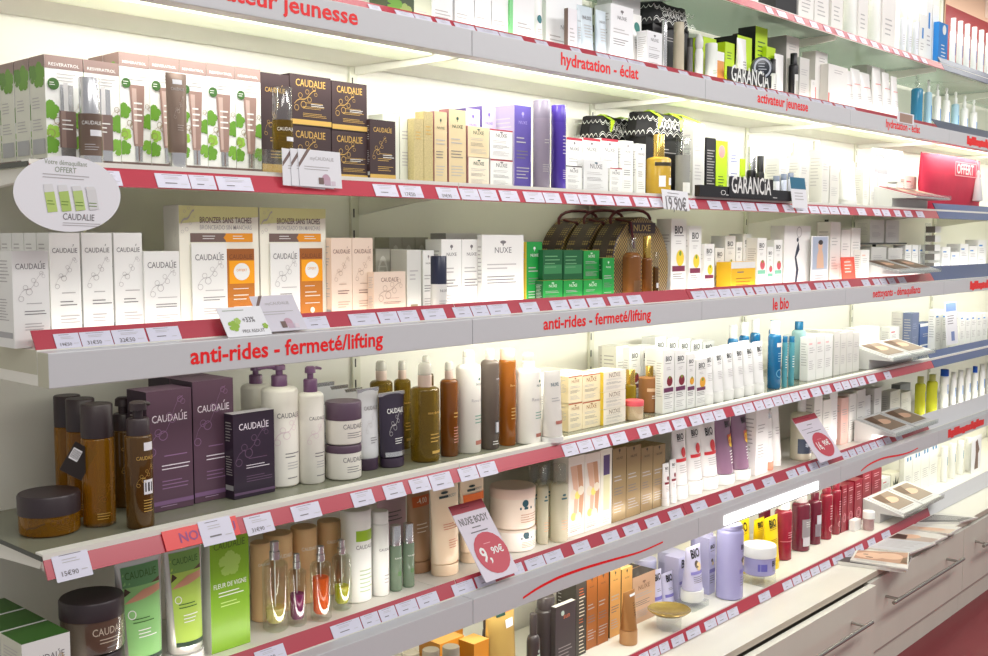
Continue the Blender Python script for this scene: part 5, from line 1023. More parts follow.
cop = lambda: nuxe(COPPER, C(60, 50, 40), side=C(60, 50, 44), top=C(190, 120, 70), tz=.86, wf=.4)
hon = lambda: nuxe(C(222, 164, 92), C(60, 70, 50), side=C(60, 60, 40), top=C(240, 196, 130), tz=.85, wf=.4)
for i, (ul, ur, vt, vb) in enumerate(((586.5, 597, 577, 648), (597.5, 608.5, 573, 643))): carton('S6', ul, ur, vt, 'copper brown tall carton, %s of two' % ['left', 'right'][i], cop, vb=vb, d=.05, n=2, name='sun_care_carton')
for i, (ul, ur, vt, vb) in enumerate(((610, 620.5, 570, 636), (621.5, 632, 568, 631))): carton('S6', ul, ur, vt, 'honey orange tall carton, %s of two' % ['left', 'right'][i], hon, vb=vb, d=.05, n=2, name='sun_care_carton')
carton('S6', 632.5, 655, 574, 'wide beige-pink carton behind the small brown tube', lambda: nuxe(C(214, 174, 144), C(150, 110, 90), top=C(60, 50, 46), wf=.5, tz=.74), vb=621, d=.05, n=2, name='powder_carton')
tube('S6', 630, 641.5, 593, 'small bronze tube standing alone near the red rail', mat('bronze_tube', (176, 124, 72), .3, .3), C(196, 146, 96), [('r', PAPER, .4, .86, .95, .92), ('l', C(80, 50, 30), .55, .8, .7, 6, .06)], vb=645, cap_h=.27, thick=.75)
# gilt dish on a clear block
x, y, z0, r, h = spot_round('S6', 656, 681, 612, None, 633)
b = MB(); b.lathe([(r * .92, 0), (r, .004), (r, h * .93), (r * .96, h)], CLEAR, 6, x, y); o = b.build('acrylic_stand', None, (0, 0, z0 + .0004)); tag(o, 'clear faceted block carrying the shallow gold dish', 'stand')
b = MB(); R = r * 1.75; b.lathe([(R * .3, 0), (R * .8, .006), (R, .016), (R * .98, .0175), (R * .8, .011), (R * .3, .006)], mat('gilt_glass', (176, 150, 84), .2, .55, noise=(90, .2, (1, 1, 1))), 32); o = b.build('dish', None, (x, y, z0 + h + .001)); tag(o, 'shallow gold oval dish on a clear faceted block', 'dish')
lb = lambda: dict(front=C(206, 202, 232), side=C(190, 186, 222), p=[('t', BLACK, 'BIO', .5, .84, .62, 1.1, .03), ('l', INK, .2, .85, .77, 1, .03), ('c', C(90, 76, 70), .45, .6, .14), ('c', C(232, 206, 150), .58, .54, .16), ('r', C(140, 132, 196), .06, .38, .94, .45), ('l', INK, .15, .85, .33, 4, .04)])
LT = C(206, 202, 230, .3)
ltp = lambda: [('t', BLACK, 'BIO', .55, .82, .6, 1.2, .03), ('l', INK, .3, .8, .5, 2, .05), ('r', C(120, 112, 190), .04, .2, .96, .3)]
for i, (ul, ur, vt, vb) in enumerate(((655.5, 666.5, 572, 610), (667, 678, 574, 612))): tube('S6', ul, ur, vt, 'small lilac tube leaning up, %s of two behind the gold dish' % ['left', 'right'][i], LT, LT, ltp(), Y=.16, cap_h=.1, thick=.6)
carton('S6', 678.5, 693, 556, 'lilac and white carton, left of two right of the gold dish', lb, Y=.165, d=.05, name='almond_carton')
carton('S6', 709, 715.5, 538, 'narrow lilac carton left of the big lilac bottle', lb, Y=.13, d=.05, name='almond_carton')
x, y, z0, w, h = spot_box('S6', 693.5, 709, 600, None, 609)
b = MB(); b.box(-w / 2, w / 2, 0, w * .8, 0, .018, CLEAR); o = b.build('acrylic_stand', None, (x, y, z0 + .0004)); tag(o, 'low clear slab under the lilac tube', 'stand')
tube('S6', 694, 708.5, 548, 'lilac tube with white cap standing on the low clear slab', LT, WHITE, lb()['p'], Y=y + .006, z=z0 + .019, cap_h=.2, thick=.65)
LB = mat('lilac_bottle', (176, 172, 218), .25, coat=.3)
bp = lambda: [('t', BLACK, 'BIO', .72, .8, .32, 1.1, .03), ('l', INK, .6, .85, .73, 1, .03), ('c', C(90, 76, 70), .68, .6, .1), ('c', C(232, 206, 150), .76, .55, .1), ('r', C(130, 122, 196), .5, .4, .95, .46), ('l', INK, .55, .9, .35, 4, .04)]
bottle('S6', 716, 743.5, 521, 'big lilac bottle on the base shelf left of the yellow tubes', LB, LB, bp(), vb=601, cap_h=.06, cap_r=.9, shoulder=.05, name='lotion_bottle')
bottle('S6', 690, 714, 530, 'second lilac bottle behind the lilac tube on the slab', LB, LB, bp(), Y=.19, cap_h=.06, cap_r=.9, shoulder=.05, name='lotion_bottle')
for i, (ul, ur, vt) in enumerate(((634, 656, 556), (657, 680, 548))): jar('S6', ul, ur, vt, 'lilac grey jar at the back, %s behind the small lilac tubes' % ['left', 'right'][i], C(172, 170, 206), C(190, 188, 220), [('l', WHITE, .3, .9, .6, 4, .1)], Y=.25, lid_h=.3, group='lilac grey jars at the back')
YT = C(240, 206, 20, .3)
yt = lambda: [('t', BLACK, 'BIO', .5, .85, .55, 1.1, .03), ('l', C(150, 110, 10), .2, .8, .76, 2, .04), ('l', C(150, 110, 10), .2, .8, .5, 3, .04)]
tube('S6', 742, 758, 522, 'yellow tube, left of three behind the lilac lidded jar', YT, YT, yt(), Y=.15, cap_h=.1)
tube('S6', 759, 769, 521, 'yellow tube, middle of three behind the lilac lidded jar', YT, YT, yt(), Y=.15, cap_h=.1)
tube('S6', 771, 784, 518, 'yellow tube, right of three, nearest the red bottles', YT, YT, yt(), Y=.10, cap_h=.14)
x, y, z0, r, h = spot_round('S6', 746, 771, 571, None, 586)
b = MB(); b.box(-r, r, -r, r, 0, h, CLEAR); o = b.build('acrylic_stand', None, (x, y, z0 + .0004)); tag(o, 'clear block with orange edge under the white lidded jar', 'stand')
jar('S6', 742, 776, 541, 'white lidded lilac jar standing on a clear block', LB, C(240, 240, 236, .3), [('t', BLACK, 'BIO', .68, .7, .3, 1.1, .03), ('l', INK, .55, .85, .5, 3, .1), ('r', C(110, 106, 190), .1, .3, .36, .7)], Y=y - r * 1.25, z=z0 + h + .001, lid_h=.38, body_r=.95)
RB = mat('red_bottle', (146, 34, 52), .22, coat=.4); RB2 = mat('dark_red_bottle', (110, 30, 50), .2, coat=.4)
bottle('S6', 774, 792, 499, 'red bottle with white cap, first of the red run', RB, WHITE, [('l', C(226, 150, 160), .4, .8, .6, 3, .05), ('r', C(200, 110, 120), 0, .4, 1, .42)], vb=561, cap_h=.14, cap_r=.7, name='shower_bottle')
bottle('S6', 791, 810, 493, 'dark red bottle with grey label, second of the red run', RB2, C(232, 214, 216), [('r', C(150, 142, 146), .2, .3, .98, .72), ('l', WHITE, .4, .9, .66, 3, .05), ('r', C(206, 200, 206), .25, .12, .95, .32)], vb=552, cap_h=.13, cap_r=.6, name='shower_bottle')
bottle('S6', 807, 821, 491, 'dark red bottle with pale grey label, third of the red run', RB2, RB2, [('r', C(140, 126, 136), .2, .2, .98, .5), ('r', C(206, 204, 214), .3, .5, .98, .72)], vb=545, cap_h=.14, cap_r=.6, name='shower_bottle')
swirl = lambda: [('o', C(226, 150, 160), .6, .26, .24), ('o', C(226, 150, 160), .6, .26, .14), ('l', C(236, 180, 190), .45, .8, .8, 6, .06)]
bottle('S6', 819, 832, 486, 'red bottle with red cap and swirl, fourth of the red run', RB, RB, swirl(), vb=540, cap_h=.12, cap_r=.7, name='shower_bottle')
bottle('S6', 829.5, 840.5, 482, 'red bottle with red cap and swirl, fifth of the red run', RB, RB, swirl(), vb=535, cap_h=.12, cap_r=.7, name='shower_bottle')
rc = lambda: dict(front=C(142, 30, 48, .3), side=C(120, 24, 40, .3), p=[('l', C(240, 200, 206), .2, .85, .92, 2, .05), ('o', C(226, 150, 160), .55, .3, .3), ('o', C(226, 150, 160), .55, .3, .18), ('l', C(236, 180, 190), .3, .8, .75, 4, .05)])
for i, (ul, ur, vt, vb) in enumerate(((840.5, 847, 486, 532), (847.5, 854, 484, 529), (854.5, 862, 480, 526), (862.5, 871, 472, 518), (871.5, 881, 470, 514))):
    carton('S6', ul, ur, vt, 'dark red swirl carton, %s of five ending the red run' % ['first', 'second', 'third', 'fourth', 'fifth'][i], rc, vb=vb, d=.05)
bottle('S6', 758, 770, 497, 'red bottle lying behind yellow tubes at the back', RB2, RB2, [], Y=.27, cap_h=.1, name='shower_bottle')
jar('S6', 861.5, 874, 510, 'small square glass jar with white cap before the red cartons', C(196, 150, 150), WHITE, [], vb=531, lid_h=.38, body_r=.9, glass=CLEAR)
carton('S6', 855, 861, 520, 'small blank white carton beside the little glass jar', lambda: dict(front=WHITE), Y=.10, d=.03)
carton('S6', 882, 890, 478, 'white carton with pink edge behind the base leaflet tray', lambda: white_plain(ROSE), Y=.19, d=.05)
carton('S6', 891, 900, 473, 'cream carton with dark plant print behind the base tray', lambda: dict(front=C(232, 228, 208), p=[('p', C(70, 74, 56), [(.3, .3), (.7, .3), (.8, .8), (.6, .6), (.5, .9), (.35, .6), (.2, .75)])]), Y=.19, d=.05)
for i in range(4): carton('S6', 904 + i * 8.5, 912 + i * 8.5, 456 - i * 4, 'tall pale carton with blue mark, %s past the base leaflet tray' % ['first', 'second', 'third', 'fourth'][i], lambda: dict(front=C(236, 236, 228), p=[('r', C(50, 120, 170), .3, .86, .5, .96), ('r', C(50, 120, 170), .65, .86, .85, .96), ('l', PALEINK, .2, .9, .5, 5, .05)]), Y=.17, d=.06, group='tall pale cartons past the base tray')
for i in range(4): bottle('S6', 940 + i * 8, 947 + i * 8, 446 - i * 3, 'white bottle on the base shelf, %s from the tall pale cartons' % ['first', 'second', 'third', 'fourth'][i], WHITE, WHITE, [('r', C(50, 120, 170), .5, .6, .62, .9)], Y=.14, cap_h=.14, name='shower_bottle', group='white bottles at the far base shelf')
poster('S6', 972, 981, 436, 472, .12, 'white display card with a dark brown figure at the far end', [('p', C(110, 80, 66), [(.3, .1), (.7, .1), (.66, .5), (.8, .6), (.55, .9), (.35, .85), (.4, .5)])], rot=(0, 0, 0))

# magazines on the worktop
def magazine(pts, desc, cov, h, z=.3702, group=None, th=.006):
    q = [on_z(u, v, z + th) for u, v in pts]; 
    for p in q:
        e_ = max(0, p.y - .019); p.x -= e_ * (p.x - CAM.x) / (p.y - CAM.y); p.y -= e_
    cx = sum(p.x for p in q) / 4; cy = sum(p.y for p in q) / 4
    b = MB(); q = [(p.x - cx, p.y - cy) for p in q]
    b.mesh([(x, y, 0) for x, y in q] + [(x, y, th) for x, y in q], [(3, 2, 1, 0), (4, 5, 6, 7), (0, 1, 5, 4), (1, 2, 6, 5), (2, 3, 7, 6), (3, 0, 4, 7)], C(226, 222, 216, .4))
    def fm(fx, fz, L):
        a = Vector(q[0]) * (1 - fx) + Vector(q[1]) * fx; c = Vector(q[3]) * (1 - fx) + Vector(q[2]) * fx; p = a * (1 - fz) + c * fz; return (p.x, p.y, th + L * 2)
    prints(b, cov, fm, .2, .2); o = b.build('magazine', None, (cx, cy, z + .0004)); return tag(o, desc, 'magazine', group)
face = [('r', C(196, 150, 124), .04, .24, .98, .98), ('c', C(232, 192, 164), .3, .6, .26, .26), ('c', C(232, 192, 164), .66, .66, .24, .22), ('c', C(120, 70, 56), .3, .44, .07, .04), ('c', C(90, 60, 50), .22, .66, .05, .03), ('p', C(120, 90, 66), [(.86, .3), (.98, .3), (.98, .7), (.9, .6)]), ('l', PALEINK, .1, .9, .16, 2, .06)]
magazine([(838, 557), (906, 570), (912, 556), (846, 541)], 'dark magazine under the face covered one, nearest of the row', [('r', C(70, 66, 66), 0, 0, 1, 1)], 0, th=.012)
magazine([(850, 560), (908, 569), (909, 553), (856, 545)], 'magazine with two faces on its cover, nearest on the worktop', face, 0, z=.3832)
magazine([(868, 546), (910, 553), (936, 543), (887, 533)], 'white backed magazine behind the one with two faces', [('r', C(206, 206, 210), .03, .03, .97, .97), ('l', PALEINK, .1, .9, .8, 6, .1)], 0)
magazine([(886, 533), (932, 543), (948, 536), (905, 526)], 'magazine with a dark hair portrait, third along the worktop', [('r', C(190, 170, 160), .03, .03, .97, .5), ('c', SKIN, .4, .4, .2, .2), ('p', C(80, 56, 50), [(.05, .05), (.4, .1), (.3, .45), (.05, .5)])], 0)
magazine([(904, 526), (950, 534), (962, 527), (914, 519)], 'magazine with a bare shoulder photo, fourth along the worktop', [('r', C(222, 200, 182), .03, .03, .97, .6), ('c', SKIN, .5, .4, .3, .2)], 0)
magazine([(917, 517), (960, 522), (978, 517), (936, 510)], 'grey magazine furthest along the worktop', [('r', C(120, 116, 116), .03, .03, .97, .8), ('l', WHITE, .1, .9, .7, 4, .12)], 0)

# ================================================================== high lettered shelf
A0 = ROW['A'][0]
carton('A', 386, 414, -34, 'dark green leafy carton cut by the picture top', lambda: dict(front=C(60, 74, 46), p=[('f', GREEN, .3, .3, .3), ('f', C(150, 170, 90), .7, .2, .25, .6), ('t', WHITE, 'CAUDALIE', .6, .08, .7, 1.2)]), Y=.07, d=.05)
carton('A', 413, 432, -30, 'pale gold-green carton right of the leafy one', lambda: dict(front=C(206, 210, 186), p=[('l', PALEINK, .2, .8, .3, 4, .06)]), Y=.085, d=.05)
for i, (a, b2) in enumerate(((433, 452.5), (455, 474), (475, 491), (492, 511.5))):
    carton('A', a, b2, -22 + i * 3, 'white small-print carton, %s of four left of green stripe' % ['first', 'second', 'third', 'fourth'][i], lambda: dict(front=C(240, 240, 240), p=[('l', PALEINK, .1, .9, .4, 6, .06)]), Y=.08, d=.05)
carton('A', 510, 534.5, -14, 'white carton with bright green left side', lambda: dict(front=C(240, 240, 240), side=C(120, 206, 130), p=[('r', C(130, 210, 140), 0, 0, .12, 1), ('l', PALEINK, .3, .9, .4, 2, .06)]), Y=.075, d=.05)
tube('A', 536, 545, -6, 'slim white tube with teal mark right of green sided carton', WTUBE, WHITE, [('c', C(20, 110, 120), .5, .5, .3), ('l', PALEINK, .2, .8, .3, 3, .05)], Y=.075)
carton('A', 546, 582, -20, 'large white carton with tree mark on the high shelf', lambda: dict(front=C(240, 240, 242), p=[('t', INK, 'NUXE', .55, .42, .3), ('l', PALEINK, .1, .5, .3, 3, .05)]), Y=.115, d=.05)
carton('A', 568, 577, 9, 'white dark-outlined carton before the large white carton', lambda: dict(front=C(236, 232, 236), side=MAUVED, p=[('l', PALEINK, .2, .8, .6, 4, .08)]), Y=.072, d=.012)
BT = C(206, 218, 226, .3)
for i, (a, b2, v) in enumerate(((577.5, 583, 10), (583.5, 599, 5), (600, 610, 10))):
    tube('A', a, b2, v, 'pale blue-grey tube, %s of three left of the tall box' % ['left', 'middle', 'right'][i], BT, BT, [('t', INK, 'NUXE', .5, .75, .6), ('l', PALEINK, .2, .8, .6, 5, .06)], Y=.075, thick=.6)
carton('A', 610.5, 633, 6, 'white square carton with tree mark between tubes', lambda: nuxe(C(238, 238, 240), wf=.4), Y=.08, d=.05)
carton('A', 612, 640, -16, 'grey-topped carton standing behind the white square carton', lambda: dict(front=C(206, 204, 206), p=[('l', PALEINK, .2, .8, .8, 4, .05)]), Y=.15, d=.05)
tube('A', 634, 648, 13, 'white tube with teal logo right of the white square carton', WTUBE, WTUBE, [('c', C(20, 120, 110), .5, .74, .22), ('l', PALEINK, .2, .8, .5, 4, .05)], Y=.1, thick=.6)
carton('A', 647, 662, 32, 'small white carton before the high black gift box', lambda: nuxe(C(240, 240, 242), wf=.5), Y=.065, d=.04)
party_bag('A', 652, 695, 3, 'tall black lace-edged gift box on the high shelf', .13, .10, lime=False)
for i, (a, b2) in enumerate(((661, 667), (673, 684), (687, 693))):
    bottle('A', a, b2, (20, 22, 38)[i], '%s bottle standing before the high black gift box' % ['slim silver', 'cream pearl', 'narrow grey'][i], (SILVER, C(196, 186, 164, .3), C(110, 108, 108))[i], (SILVER, C(196, 186, 164, .3), C(60, 58, 58))[i], [], Y=.085, cap_h=.2, cap_r=.95, shoulder=0, name='serum_bottle')
x, y, z0, r, h = spot_round('A', 694.5, 703, 34, .065)
root = empty('roller_stick', (x, y, z0 + .0004)); tag(root, 'white rounded roller stick right of the high black gift box', 'applicator')
b = MB(); b.lathe([(r, 0), (r, h * .62), (r * .8, h * .7)], WHITE, 18); b.build('handle', root); b = MB(); b.lathe([(r * .75, h * .7), (r * .95, h * .76), (r * 1.02, h * .84), (r * .8, h * .95), (r * .3, h)], C(226, 226, 222, .2), 18); b.build('roller_head', root)
bottle('A', 704.5, 717, 43, 'plain white cylinder bottle beside the orange carton', C(236, 240, 232), WHITE, [('l', C(170, 200, 150), .3, .8, .4, 3, .04)], Y=.065, cap_h=.1, cap_r=.99, shoulder=0, name='lotion_bottle')
carton('A', 717, 724, 52, 'orange and white carton beside the plain white cylinder', lambda: dict(front=C(222, 150, 80), p=[('r', WHITE, 0, .75, 1, 1)]), Y=.075, d=.03)
lm = lambda: dict(front=LIME, side=LIME, top=BLACK, p=[('l', DKGREEN, .2, .8, .8, 3, .06), ('l', DKGREEN, .2, .8, .3, 2, .06)])
carton('A', 703, 716, 38, 'lime carton half hidden behind the white cylinder', lm, Y=.13, d=.04)
carton('A', 725, 735.5, 43, 'lime carton directly above the letter G of the high sign', lm, Y=.09, d=.04)
carton('A', 737, 751.5, 36, 'lime carton with black side behind the small white tube', lambda: dict(front=LIME, side=BLACK, p=[('l', DKGREEN, .3, .9, .2, 2, .05)]), Y=.10, d=.08)
carton('A', 755, 767, 27, 'tilted lime and black carton, tallest of the lime group', lambda: dict(front=LIME, side=BLACK, top=BLACK, p=[('c', WHITE, .5, .3, .2), ('l', DKGREEN, .2, .8, .8, 4, .06)]), Y=.115, d=.06)
carton('A', 746, 757, 14, 'dark red and black card flap above the tilted lime carton', lambda: dict(front=C(50, 26, 30), p=[('l', C(150, 60, 60), .2, .8, .8, 3, .1)]), Y=.19, d=.05)
carton('A', 766, 775, 47, 'small lime carton right of the tilted one', lm, Y=.10, d=.04)
tube('A', 742, 751, 38, 'small white tube before the black sided lime carton', WTUBE, WTUBE, [('l', INK, .3, .7, .5, 3, .06)], Y=.065, thick=.6)
x, y, z0, r, h = spot_round('A', 750, 767, 55, .045)
b = MB(); b.lathe([(.9, -.5), (1, -.4), (1, .4), (.9, .5)], C(40, 46, 56, .3), 28)
r = .034; b.v = [(px * r, pz * .014, r + py * r) for px, py, pz in b.v]
prints(b, [('o', C(190, 196, 206), .5, .5, .42), ('l', C(190, 196, 206), .3, .7, .7, 4, .12)], lambda fx, fz, L: (-r + fx * 2 * r, -.0075 - L, fz * 2 * r), 2 * r, 2 * r)
o = b.build('round_badge', None, (x, .062, on_y(758, 79, .062).z), math.radians(-35)); tag(o, 'round dark medallion standing above the high sign', 'badge')
bottle('A', 767, 776.5, 59, 'black dropper bottle with white label right of the medallion', C(226, 226, 222, .3), BLACK, [('l', INK, .3, .7, .6, 4, .08)], Y=.065, cap_h=.36, cap_r=.7, name='dropper_bottle')
tube('A', 777, 786, 54, 'white wedge shaped tube right of the dropper bottle', WTUBE, LIME, [], Y=.08, cap_h=.1, thick=.3)
xs = on_y(728.5, 76, .05).x; xe = on_y(771.5, 80, .05).x; zh = on_y(750, 71, .05).z; zl = 1.9565
b = MB(); b.box(xs, xe, .050, .0555, zl, zh, BLACK)
prints(b, [('t', WHITE, 'GARANCiA', .5, .55, .88, 1.5, .015)], lambda fx, fz, L: (xs + fx * (xe - xs), .050 - L, zl + fz * (zh - zl)), xe - xs, zh - zl)
o = b.build('brand_sign'); tag(o, 'black sign with white capital letters on the high lettered shelf', 'sign')
carton('A', 786, 799, 30, 'tall grey-white carton behind the black and white bottle', lambda: dict(front=C(220, 214, 208), side=C(176, 172, 168), p=[('l', PALEINK, .2, .8, .9, 3, .04)]), Y=.12, d=.10)
bottle('A', 788, 798, 53, 'black bottle with white panel label on the high shelf', BLACK, BLACK, [('r', C(226, 226, 222), .25, .08, .85, .78), ('r', C(206, 206, 196), .35, .2, .75, .6)], Y=.06, cap_h=.22, cap_r=.7, name='dropper_bottle')
carton('A', 799.5, 809, 58, 'white carton right of the black bottle with white panel', pal, Y=.075, d=.05)
for i, (a, b2, v) in enumerate(((815, 827, 52), (828, 848, 66), (811, 815, 80))):
    carton('A', a, b2, v, '%s white carton with red edge line on the high shelf' % ['tall translucent', 'wide', 'tiny'][i], lambda: dict(front=C(238, 236, 232), side=C(226, 222, 214), p=[('r', C(226, 90, 80), .02, 0, .08, .4), ('l', PALEINK, .3, .8, .9, 2, .05)]), Y=(.13, .10, .075)[i], d=.05)
for i, (a, b2, v) in enumerate(((850, 857, 70), (858, 867, 68), (868, 878, 72), (879, 887, 66), (888, 895, 72), (896, 902, 76))):
    tube('A', a, b2, v, 'white tube, %s in the white run of the high shelf' % ['first', 'second', 'third', 'fourth', 'fifth', 'sixth'][i], WTUBE, WHITE, [('l', PALEINK, .2, .8, .4, 3, .05), ('r', C(226, 120, 110), .1, .62, .9, .635)], Y=.09, group='white tubes on the high shelf', thick=.7)
carton('A', 866, 884, 58, 'translucent white carton behind the white tubes', pal, Y=.17, d=.06)
pump('A', 910, 922, 75, 88, 'blue pump bottle, first of the far high row', mat('blue_gel', (70, 150, 190), .12, clear=.3), CLEAR, [], Y=.11)
for i in range(6):
    pump('A', 923 + i * 9, 931 + i * 9, 80 + i * 4, 92 + i * 4, 'white and blue pump bottle, %s after the blue one' % ['first', 'second', 'third', 'fourth', 'fifth', 'sixth'][i], WHITE if i % 3 else C(170, 206, 222), WHITE, [('r', BLUE2, .5, .3, .8, .7)], Y=.11, group='white and blue pump bottles on the high shelf')
poster('A', 898, 914, 113, 124, -.0035, 'brown leaflet hanging at the far high shelf edge', [('r', C(170, 140, 124), .1, .1, .9, .9)], rot=(0, 0, 0), name='leaflet')

# ================================================================== upper glass shelf
carton('B', 776, 797, -40, 'black box at the near end of the upper glass shelf', lambda: dict(front=BLACK), Y=.09, d=.06)
for i, (a, b2, v) in enumerate(((799, 814, -40), (815, 829, -40), (832, 843, -36), (858, 868, -30), (882, 896, -30))):
    carton('B', a, b2, v, 'tall pale carton, %s along the upper glass shelf' % ['first', 'second', 'third', 'fourth', 'fifth'][i], lambda: dict(front=C(238, 234, 230), p=[('l', PALEINK, .2, .8, .4, 4, .06)]), Y=.09, d=.06)
for i, (a, b2, v) in enumerate(((844, 857, -34), (869, 881, -30))):
    bottle('B', a, b2, v, 'tall white cylinder, %s between pale cartons on upper shelf' % ['left', 'right'][i], WHITE, WHITE, [], Y=.09, cap_h=.1, name='lotion_bottle')
FLW = C(226, 60, 60)
for i in range(3):
    bottle('B', 899 + i * 6.6, 905 + i * 6.6, 6 + i * 2, 'white bottle with speckled top, %s of three on upper shelf' % ['left', 'middle', 'right'][i], C(230, 232, 242), C(244, 240, 226), [('l', PALEINK, .2, .8, .6, 5, .06)], Y=.09, cap_h=.22, name='lotion_bottle', group='speckled top bottles')
for i in range(3):
    carton('B', 919.5 + i * 6.4, 925.5 + i * 6.4, (14, -8, 5)[i], 'white carton with blue bar, %s of three on upper shelf' % ['left', 'middle', 'right'][i], lambda: dict(front=WHITE, p=[('r', BLUE2, .4, .5, .65, .72), ('l', PALEINK, .2, .8, .4, 3, .06)]), Y=.09, d=.05, group='blue barred cartons on upper shelf')
carton('B', 938.5, 947.5, 23, 'bright blue carton on the upper shelf', lambda: dict(front=BLUE2, p=[('c', WHITE, .6, .85, .2), ('l', WHITE, .3, .8, .5, 4, .08)]), Y=.068, d=.028)
for i in range(7):
    bottle('B', 949 + i * 7, 955.4 + i * 7, 18 + i * 3, 'white bottle with blue mark, %s at the upper far end' % ['first', 'second', 'third', 'fourth', 'fifth', 'sixth', 'seventh'][i], C(240, 242, 244), WHITE, [('r', BLUE2, .5, .45, .7, .75)], Y=.09, cap_h=.22, cap_r=.8, name='lotion_bottle', group='white bottles at the upper far end')
p0 = on_y(946, 4, WALLY - .012)
b = MB(); b.box(0, 1.5, 0, .006, -.1, .8, SKIN); b.box(0, 1.5, -.001, -.0002, -.42, 0, C(150, 20, 34)); b.box(.55, 1.5, -.002, -.0011, .02, .7, C(236, 206, 186))
o = b.build('wall_poster', None, (p0.x, WALLY - .012, p0.z)); tag(o, 'large red and skin toned poster on the wall above the far upper shelf', 'poster')

# ================================================================== signs hanging at the rails
def oval_sign():
    c = on_y(69, 194, -.004); u1 = on_y(120.5, 194, -.004); zt = on_y(69, 156, -.004); rx = u1.x - c.x; rz = zt.z - c.z
    b = MB(); n = 48; q = [(math.cos(2 * PI * k / n), math.sin(2 * PI * k / n)) for k in range(n)]
    b.mesh([(x * rx, 0, z * rz) for x, z in q] + [(x * rx, .0014, z * rz) for x, z in q], [tuple(range(n)), tuple(reversed(range(n, 2 * n)))] + [(k, n + k, n + (k + 1) % n, (k + 1) % n) for k in range(n)], C(240, 240, 244, .25))
    ca, sa = math.cos(math.radians(-7)), math.sin(math.radians(-7))
    def fm(fx, fz, L):
        x = (fx - .5) * 2 * rx; z = (fz - .5) * 2 * rz; return (x * ca - z * sa, -L, x * sa * -1 + z * ca) if False else (x * ca + z * -sa * .6, -L, z * ca - x * sa * -.25)
    e = [('t', C(150, 160, 140), 'Votre d\u00e9maquillant', .46, .90, .40, 1.2), ('t', C(150, 160, 140), 'OFFERT', .46, .815, .2, 1.2), ('l', PALEINK, .25, .75, .75, 2, .04), ('t', INK, 'CAUDALIE', .6, .2, .3, 1.3), ('l', PALEINK, .45, .9, .12, 2, .03)]
    for i in range(4):
        x0 = .27 + i * .13; g = [C(190, 214, 120), C(178, 206, 110), C(190, 214, 130), C(222, 222, 222)][i]
        e += [('p', g, [(x0 + .04, .24 + .02 * i), (x0 + .13, .26 + .02 * i), (x0 + .09, .52 + .02 * i), (x0, .5 + .02 * i)]), ('p', C(226, 226, 226), [(x0, .5 + .02 * i), (x0 + .09, .52 + .02 * i), (x0 + .07, .62), (x0 - .01, .61)]), ('l', C(110, 140, 60), x0 + .03, x0 + .11, .4, 2, .04)]
    prints(b, e, fm, 2 * rx, 2 * rz)
    o = b.build('oval_sign', None, c); tag(o, 'white oval sign picturing four green tubes, hung at the left end', 'sign')
oval_sign()
def offer(ul, ur, vt, vb, Y, desc, big, small, lines, cx=.55, cz=.3, rx=.42, rz=None, rotx=-38):
    a = on_y(ul, (vt + vb) / 2, Y); c = on_y(ur, (vt + vb) / 2, Y); zb = on_y((ul + ur) / 2, vb, Y).z; zt = on_y((ul + ur) / 2, vt, Y).z; W = c.x - a.x; H = (zt - zb) / math.cos(math.radians(rotx)) * 1.04
    p = [('r', C(176, 60, 76), 0, .88, 1, 1), ('l', C(120, 20, 40), .3, .7, .95, 1, .03)] + lines + [('c', C(200, 70, 86), cx, cz, rx, rz), ('l', C(236, 160, 170), cx - .12, cx + .15, cz + .13, 1, .03), ('t', WHITE, big, cx - rx * .45, cz - .02, rx * .55, 1.2, .02), ('t', WHITE, small, cx + rx * .36, cz + .02, rx * .75, 1.0, .02)]
    return card('price_sign', desc, 'sign', ((a.x + c.x) / 2, Y, zb), W, H, p, C(222, 214, 226), .0015, (math.radians(rotx), 0, 0))
offer(486, 519, 514, 577, .012, 'white price sign with red 9,90 circle before the cream tubes', '9,', '90\u20ac', [('t', INK, 'NUXE BODY', .5, .77, .84, 1.5, .02), ('l', INK, .35, .7, .68, 1, .05), ('l', INK, .25, .75, .62, 1, .05)], .55, .32, .46, .27)
offer(821, 843, 421, 459, .012, 'white price sign with red 16,90 circle on the low shelf rail', '16,', '90\u20ac', [('l', INK, .4, .65, .8, 1, .05), ('l', INK, .1, .8, .72, 1, .03), ('l', INK, .2, .85, .64, 1, .05)], .55, .33, .36, .27)
a = on_y(664, 200, .016); c = on_y(690, 200, .016)
card('price_sign', 'white cut-corner price sign reading 19,90 on the third shelf rail', 'sign', ((a.x + c.x) / 2, .016, on_y(677, 210, .016).z), c.x - a.x, on_y(677, 190, .016).z - on_y(677, 210, .016).z, [('l', INK, .2, .7, .85, 1, .12), ('l', INK, .15, .8, .68, 1, .12), ('t', INK, '19,90\u20ac', .5, .27, .8, 1.3, .02)], rot=(math.radians(-10), math.radians(2), 0))
